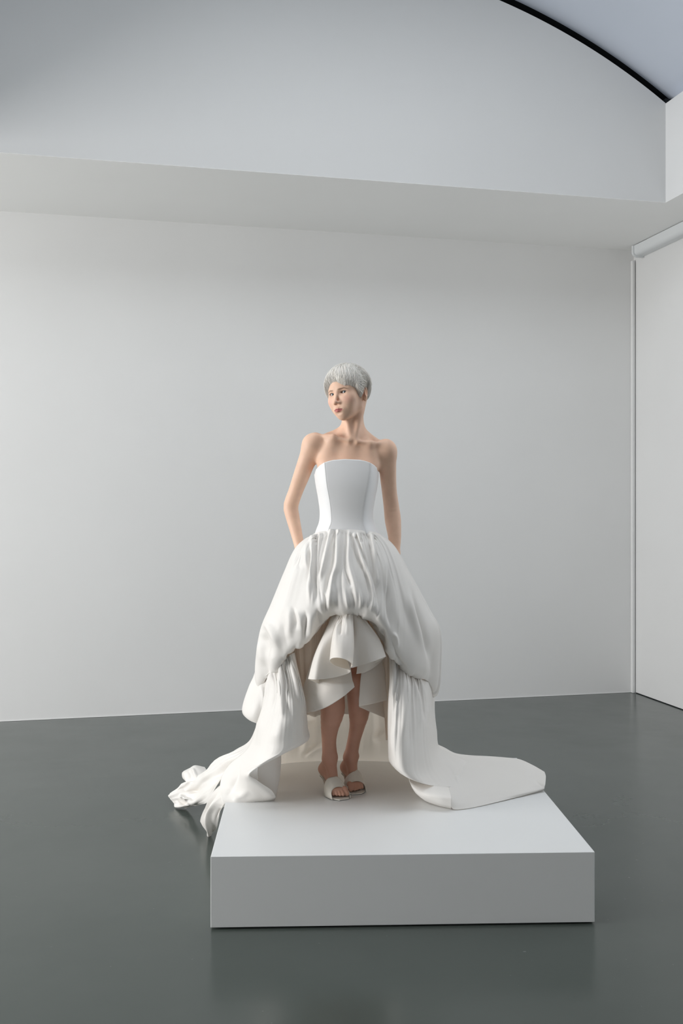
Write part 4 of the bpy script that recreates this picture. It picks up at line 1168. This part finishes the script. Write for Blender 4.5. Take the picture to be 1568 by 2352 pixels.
# --- train on the right, lying over the plinth, with a rolled front edge
def right_train():
    def top(px, py, z):      # point at a given height
        Y = (CAMZ-z)*F/(py-HY); return (px, py, Y)
    rows = [
        [(1000, 1708, 4.62), (1020, 1717, 4.64), (1045, 1730, 4.68), (1080, 1735, 4.72), (1120, 1737, 4.72), (1160, 1740, 4.70), (1192, 1744, 4.66), (1222, 1757, 4.58), (1250, 1773, 4.47)],
        [(990, 1730, 4.46), (1015, 1738, 4.48), (1045, 1746, 4.52), (1082, 1750, 4.56), (1122, 1753, 4.56), (1162, 1757, 4.54), (1195, 1762, 4.50), (1226, 1773, 4.44), (1253, 1783, 4.38)],
        [(985, 1770, 4.25), (1014, 1776, 4.27), (1048, 1780, 4.30), (1086, 1783, 4.33), (1125, 1785, 4.34), (1163, 1787, 4.34), (1197, 1790, 4.33), (1228, 1795, 4.31), (1252, 1799, 4.29)],
        [(990, 1800, 4.12), (1020, 1806, 4.14), (1055, 1811, 4.16), (1091, 1813, 4.18), (1128, 1812, 4.20), (1164, 1811, 4.22), (1198, 1810, 4.24), (1228, 1809, 4.26), (1250, 1809, 4.27)],
        [(1010, 1822, 4.05), (1036, 1834, 4.05), (1066, 1837, 4.08), (1098, 1835, 4.11), (1132, 1831, 4.14), (1166, 1827, 4.17), (1198, 1822, 4.20), (1228, 1817, 4.24), (1249, 1813, 4.27)],
        [(1034, 1852, 4.02), (1044, 1859, 4.015), (1068, 1858, 4.028), (1100, 1852, 4.062), (1134, 1844, 4.108), (1167, 1836, 4.155), (1199, 1828, 4.205), (1228, 1820, 4.255), (1248, 1814, 4.295)]]
    st = [([(1010, 1735), (1040, 1775), (1060, 1806)], 4, 0.006), ([(1225, 1790), (1240, 1802), (1250, 1806)], 3, -0.004), ([(1020, 1745), (1070, 1760), (1130, 1765)], 14, 0.008)]
    sheet('train', rows, 140, 200, M_SATIN, st)
    # rolled band: turned-under edge that shows its bright face
    rows = [
        [(938, 1786, 4.10), (958, 1797, 4.08), (980, 1803, 4.07), (1005, 1806, 4.06), (1030, 1808, 4.06)],
        [(941, 1797, 4.07), (958, 1808, 4.05), (982, 1815, 4.03), (1008, 1818, 4.02), (1034, 1820, 4.02)],
        [(947, 1810, 4.06), (962, 1822, 4.035), (985, 1829, 4.005), (1010, 1832, 3.99), (1037, 1834, 3.985)],
        [(955, 1822, 4.08), (969, 1833, 4.05), (989, 1841, 4.03), (1012, 1846, 4.005), (1036, 1849, 3.995)],
        [(964, 1830, 4.17), (978, 1840, 4.12), (996, 1847, 4.085), (1016, 1853, 4.055), (1036, 1857, 4.035)]]
    sheet('train_roll', rows, 60, 80, M_SATIN)
right_train()

# --- front flounce: wide ruffle let out from the centre gather
def inner_linings():
    rows = [[(650, 1440, 4.17), (680, 1425, 4.14), (712, 1405, 4.12), (745, 1392, 4.11), (775, 1390, 4.10)],
            [(660, 1505, 4.20), (685, 1500, 4.17), (714, 1490, 4.15), (745, 1480, 4.14), (772, 1475, 4.13)],
            [(672, 1570, 4.22), (692, 1568, 4.19), (716, 1562, 4.17), (744, 1555, 4.16), (768, 1550, 4.16)],
            [(680, 1640, 4.24), (698, 1640, 4.21), (718, 1635, 4.19), (742, 1625, 4.17), (762, 1610, 4.17)]]
    def fn(u, v): return 0.007*vnoise(u*0.9+0.02*v, 81, 16)*(0.5+0.5*v)+0.002*vnoise(u, 82, 50)*np.exp(-v/0.3)
    sheet('lining', rows, 60, 160, M_LINING, (), fn)
    rows = [[(835, 1395, 4.11), (855, 1410, 4.12), (878, 1430, 4.13), (900, 1450, 4.15), (925, 1480, 4.18)],
            [(862, 1480, 4.17), (874, 1490, 4.17), (888, 1500, 4.17), (904, 1510, 4.18), (925, 1530, 4.20)],
            [(872, 1560, 4.22), (880, 1562, 4.20), (890, 1565, 4.19), (904, 1568, 4.19), (922, 1575, 4.21)],
            [(880, 1640, 4.26), (886, 1640, 4.24), (893, 1640, 4.22), (904, 1640, 4.21), (920, 1640, 4.22)],
            [(884, 1700, 4.28), (889, 1700, 4.25), (896, 1700, 4.23), (904, 1700, 4.22), (918, 1700, 4.22)]]
    def fn2(u, v): return 0.006*vnoise(u*0.9+0.02*v, 83, 12)*(0.5+0.5*v)+0.002*vnoise(u, 84, 50)*np.exp(-v/0.3)
    sheet('lining', rows, 60, 120, M_LINING, (), fn2)
inner_linings()
def flounce():
    # hem followed from picture left to right; the tube in the middle folds forward
    hem = [(735, 1572, 4.10), (708, 1560, 3.99), (722, 1561, 3.93), (752, 1559, 3.95), (782, 1553, 3.965), (801, 1546, 3.97), (803, 1539, 3.95), (784, 1534, 3.925),
           (764, 1526, 3.90), (757, 1517, 3.865), (766, 1511, 3.82), (784, 1512, 3.80), (801, 1519, 3.815), (809, 1528, 3.86), (806, 1534, 3.93), (822, 1530, 3.965), (850, 1522, 3.95), (874, 1513, 3.975), (886, 1508, 4.02), (872, 1518, 4.10), (850, 1530, 4.14)]
    top = [(760, 1412, 4.06), (764, 1411, 4.04), (768, 1410, 4.03), (773, 1409, 4.02), (777, 1408, 4.01), (780, 1408, 4.005), (782, 1408, 4.005), (784, 1408, 4.0),
           (786, 1408, 3.995), (788, 1408, 3.99), (792, 1408, 3.985), (797, 1408, 3.985), (803, 1408, 3.985), (808, 1408, 3.99), (811, 1408, 3.995), (815, 1409, 4.0), (820, 1410, 4.005), (825, 1411, 4.01), (830, 1412, 4.02), (834, 1413, 4.04), (838, 1414, 4.06)]
    mid1 = [(748, 1460, 4.08), (744, 1455, 4.015), (750, 1454, 3.98), (760, 1454, 3.965), (770, 1453, 3.965), (777, 1452, 3.97), (778, 1450, 3.985), (777, 1448, 3.985),
            (770, 1447, 3.98), (768, 1446, 3.925), (776, 1445, 3.905), (790, 1445, 3.90), (803, 1446, 3.905), (811, 1447, 3.93), (810, 1448, 3.98), (820, 1448, 3.97), (834, 1447, 3.97), (848, 1447, 3.985), (858, 1448, 4.01), (857, 1455, 4.06), (852, 1460, 4.09)]
    mid2 = [(736, 1512, 4.09), (722, 1506, 4.00), (732, 1505, 3.95), (754, 1504, 3.96), (776, 1500, 3.98), (790, 1495, 3.99), (789, 1490, 3.98), (779, 1487, 3.965),
            (766, 1483, 3.93), (761, 1478, 3.885), (770, 1476, 3.85), (786, 1477, 3.84), (803, 1481, 3.85), (812, 1485, 3.89), (809, 1487, 3.95), (823, 1486, 3.96), (844, 1482, 3.96), (864, 1478, 3.98), (875, 1476, 4.01), (868, 1485, 4.08), (855, 1492, 4.11)]
    G = [top, mid1, mid2, hem]
    st = [([(783, 1412), (782, 1440), (780, 1462)], 3, -0.008, 'top'), ([(778, 1412), (773, 1445), (770, 1490)], 3, 0.004), ([(792, 1412), (796, 1440), (795, 1465)], 4, 0.006)]
    def fn(u, v): return 0.0025*vnoise(u, 71, 60)*np.exp(-v/0.25)
    sheet('flounce', G, 160, 420, M_ORG, st, fn, thick=0.0016)
    # under-layer on the picture's left: hem sweeps from behind the left drape up to a point between the knees
    rows = [[(750, 1436, 4.11), (760, 1432, 4.09), (775, 1430, 4.08), (790, 1432, 4.08), (805, 1440, 4.09)],
            [(722, 1500, 4.13), (738, 1502, 4.10), (757, 1504, 4.085), (780, 1506, 4.08), (804, 1512, 4.085)],
            [(702, 1560, 4.15), (722, 1560, 4.11), (748, 1558, 4.07), (780, 1554, 4.06), (808, 1556, 4.07)],
            [(692, 1600, 4.17), (717, 1598, 4.11), (748, 1590, 4.06), (782, 1577, 4.05), (812, 1570, 4.06)],
            [(688, 1638, 4.18), (718, 1635, 4.12), (750, 1624, 4.07), (784, 1603, 4.05), (814, 1578, 4.06)]]
    sheet('underskirt', rows, 60, 80, M_ORG, [([(720, 1562), (765, 1571), (808, 1570)], 3.5, 0.004)])
    # under-layers on the picture's right
    rows = [[(838, 1470, 4.16), (856, 1480, 4.17), (876, 1490, 4.19), (900, 1500, 4.24)],
            [(830, 1540, 4.13), (850, 1548, 4.14), (874, 1550, 4.17), (900, 1552, 4.23)],
            [(826, 1580, 4.11), (848, 1590, 4.13), (873, 1600, 4.17), (900, 1606, 4.23)],
            [(824, 1622, 4.10), (848, 1618, 4.13), (873, 1612, 4.17), (900, 1604, 4.24)]]
    sheet('underskirt', rows, 60, 60, M_ORG)
    rows = [[(826, 1590, 4.14), (850, 1592, 4.19), (876, 1596, 4.25), (900, 1600, 4.30)],
            [(824, 1608, 4.14), (850, 1615, 4.19), (876, 1620, 4.25), (900, 1625, 4.30)],
            [(825, 1624, 4.14), (850, 1635, 4.19), (876, 1646, 4.25), (900, 1655, 4.30)]]
    sheet('underskirt', rows, 30, 50, M_ORG)
    rows = [[(830, 1470, 4.10), (850, 1468, 4.10), (872, 1476, 4.14), (888, 1484, 4.20)],
            [(822, 1515, 4.10), (846, 1510, 4.10), (868, 1504, 4.12), (886, 1506, 4.18)],
            [(818, 1548, 4.11), (838, 1544, 4.11), (860, 1532, 4.13), (880, 1514, 4.17)]]
    sheet('underskirt', rows, 40, 50, M_ORG)
flounce()
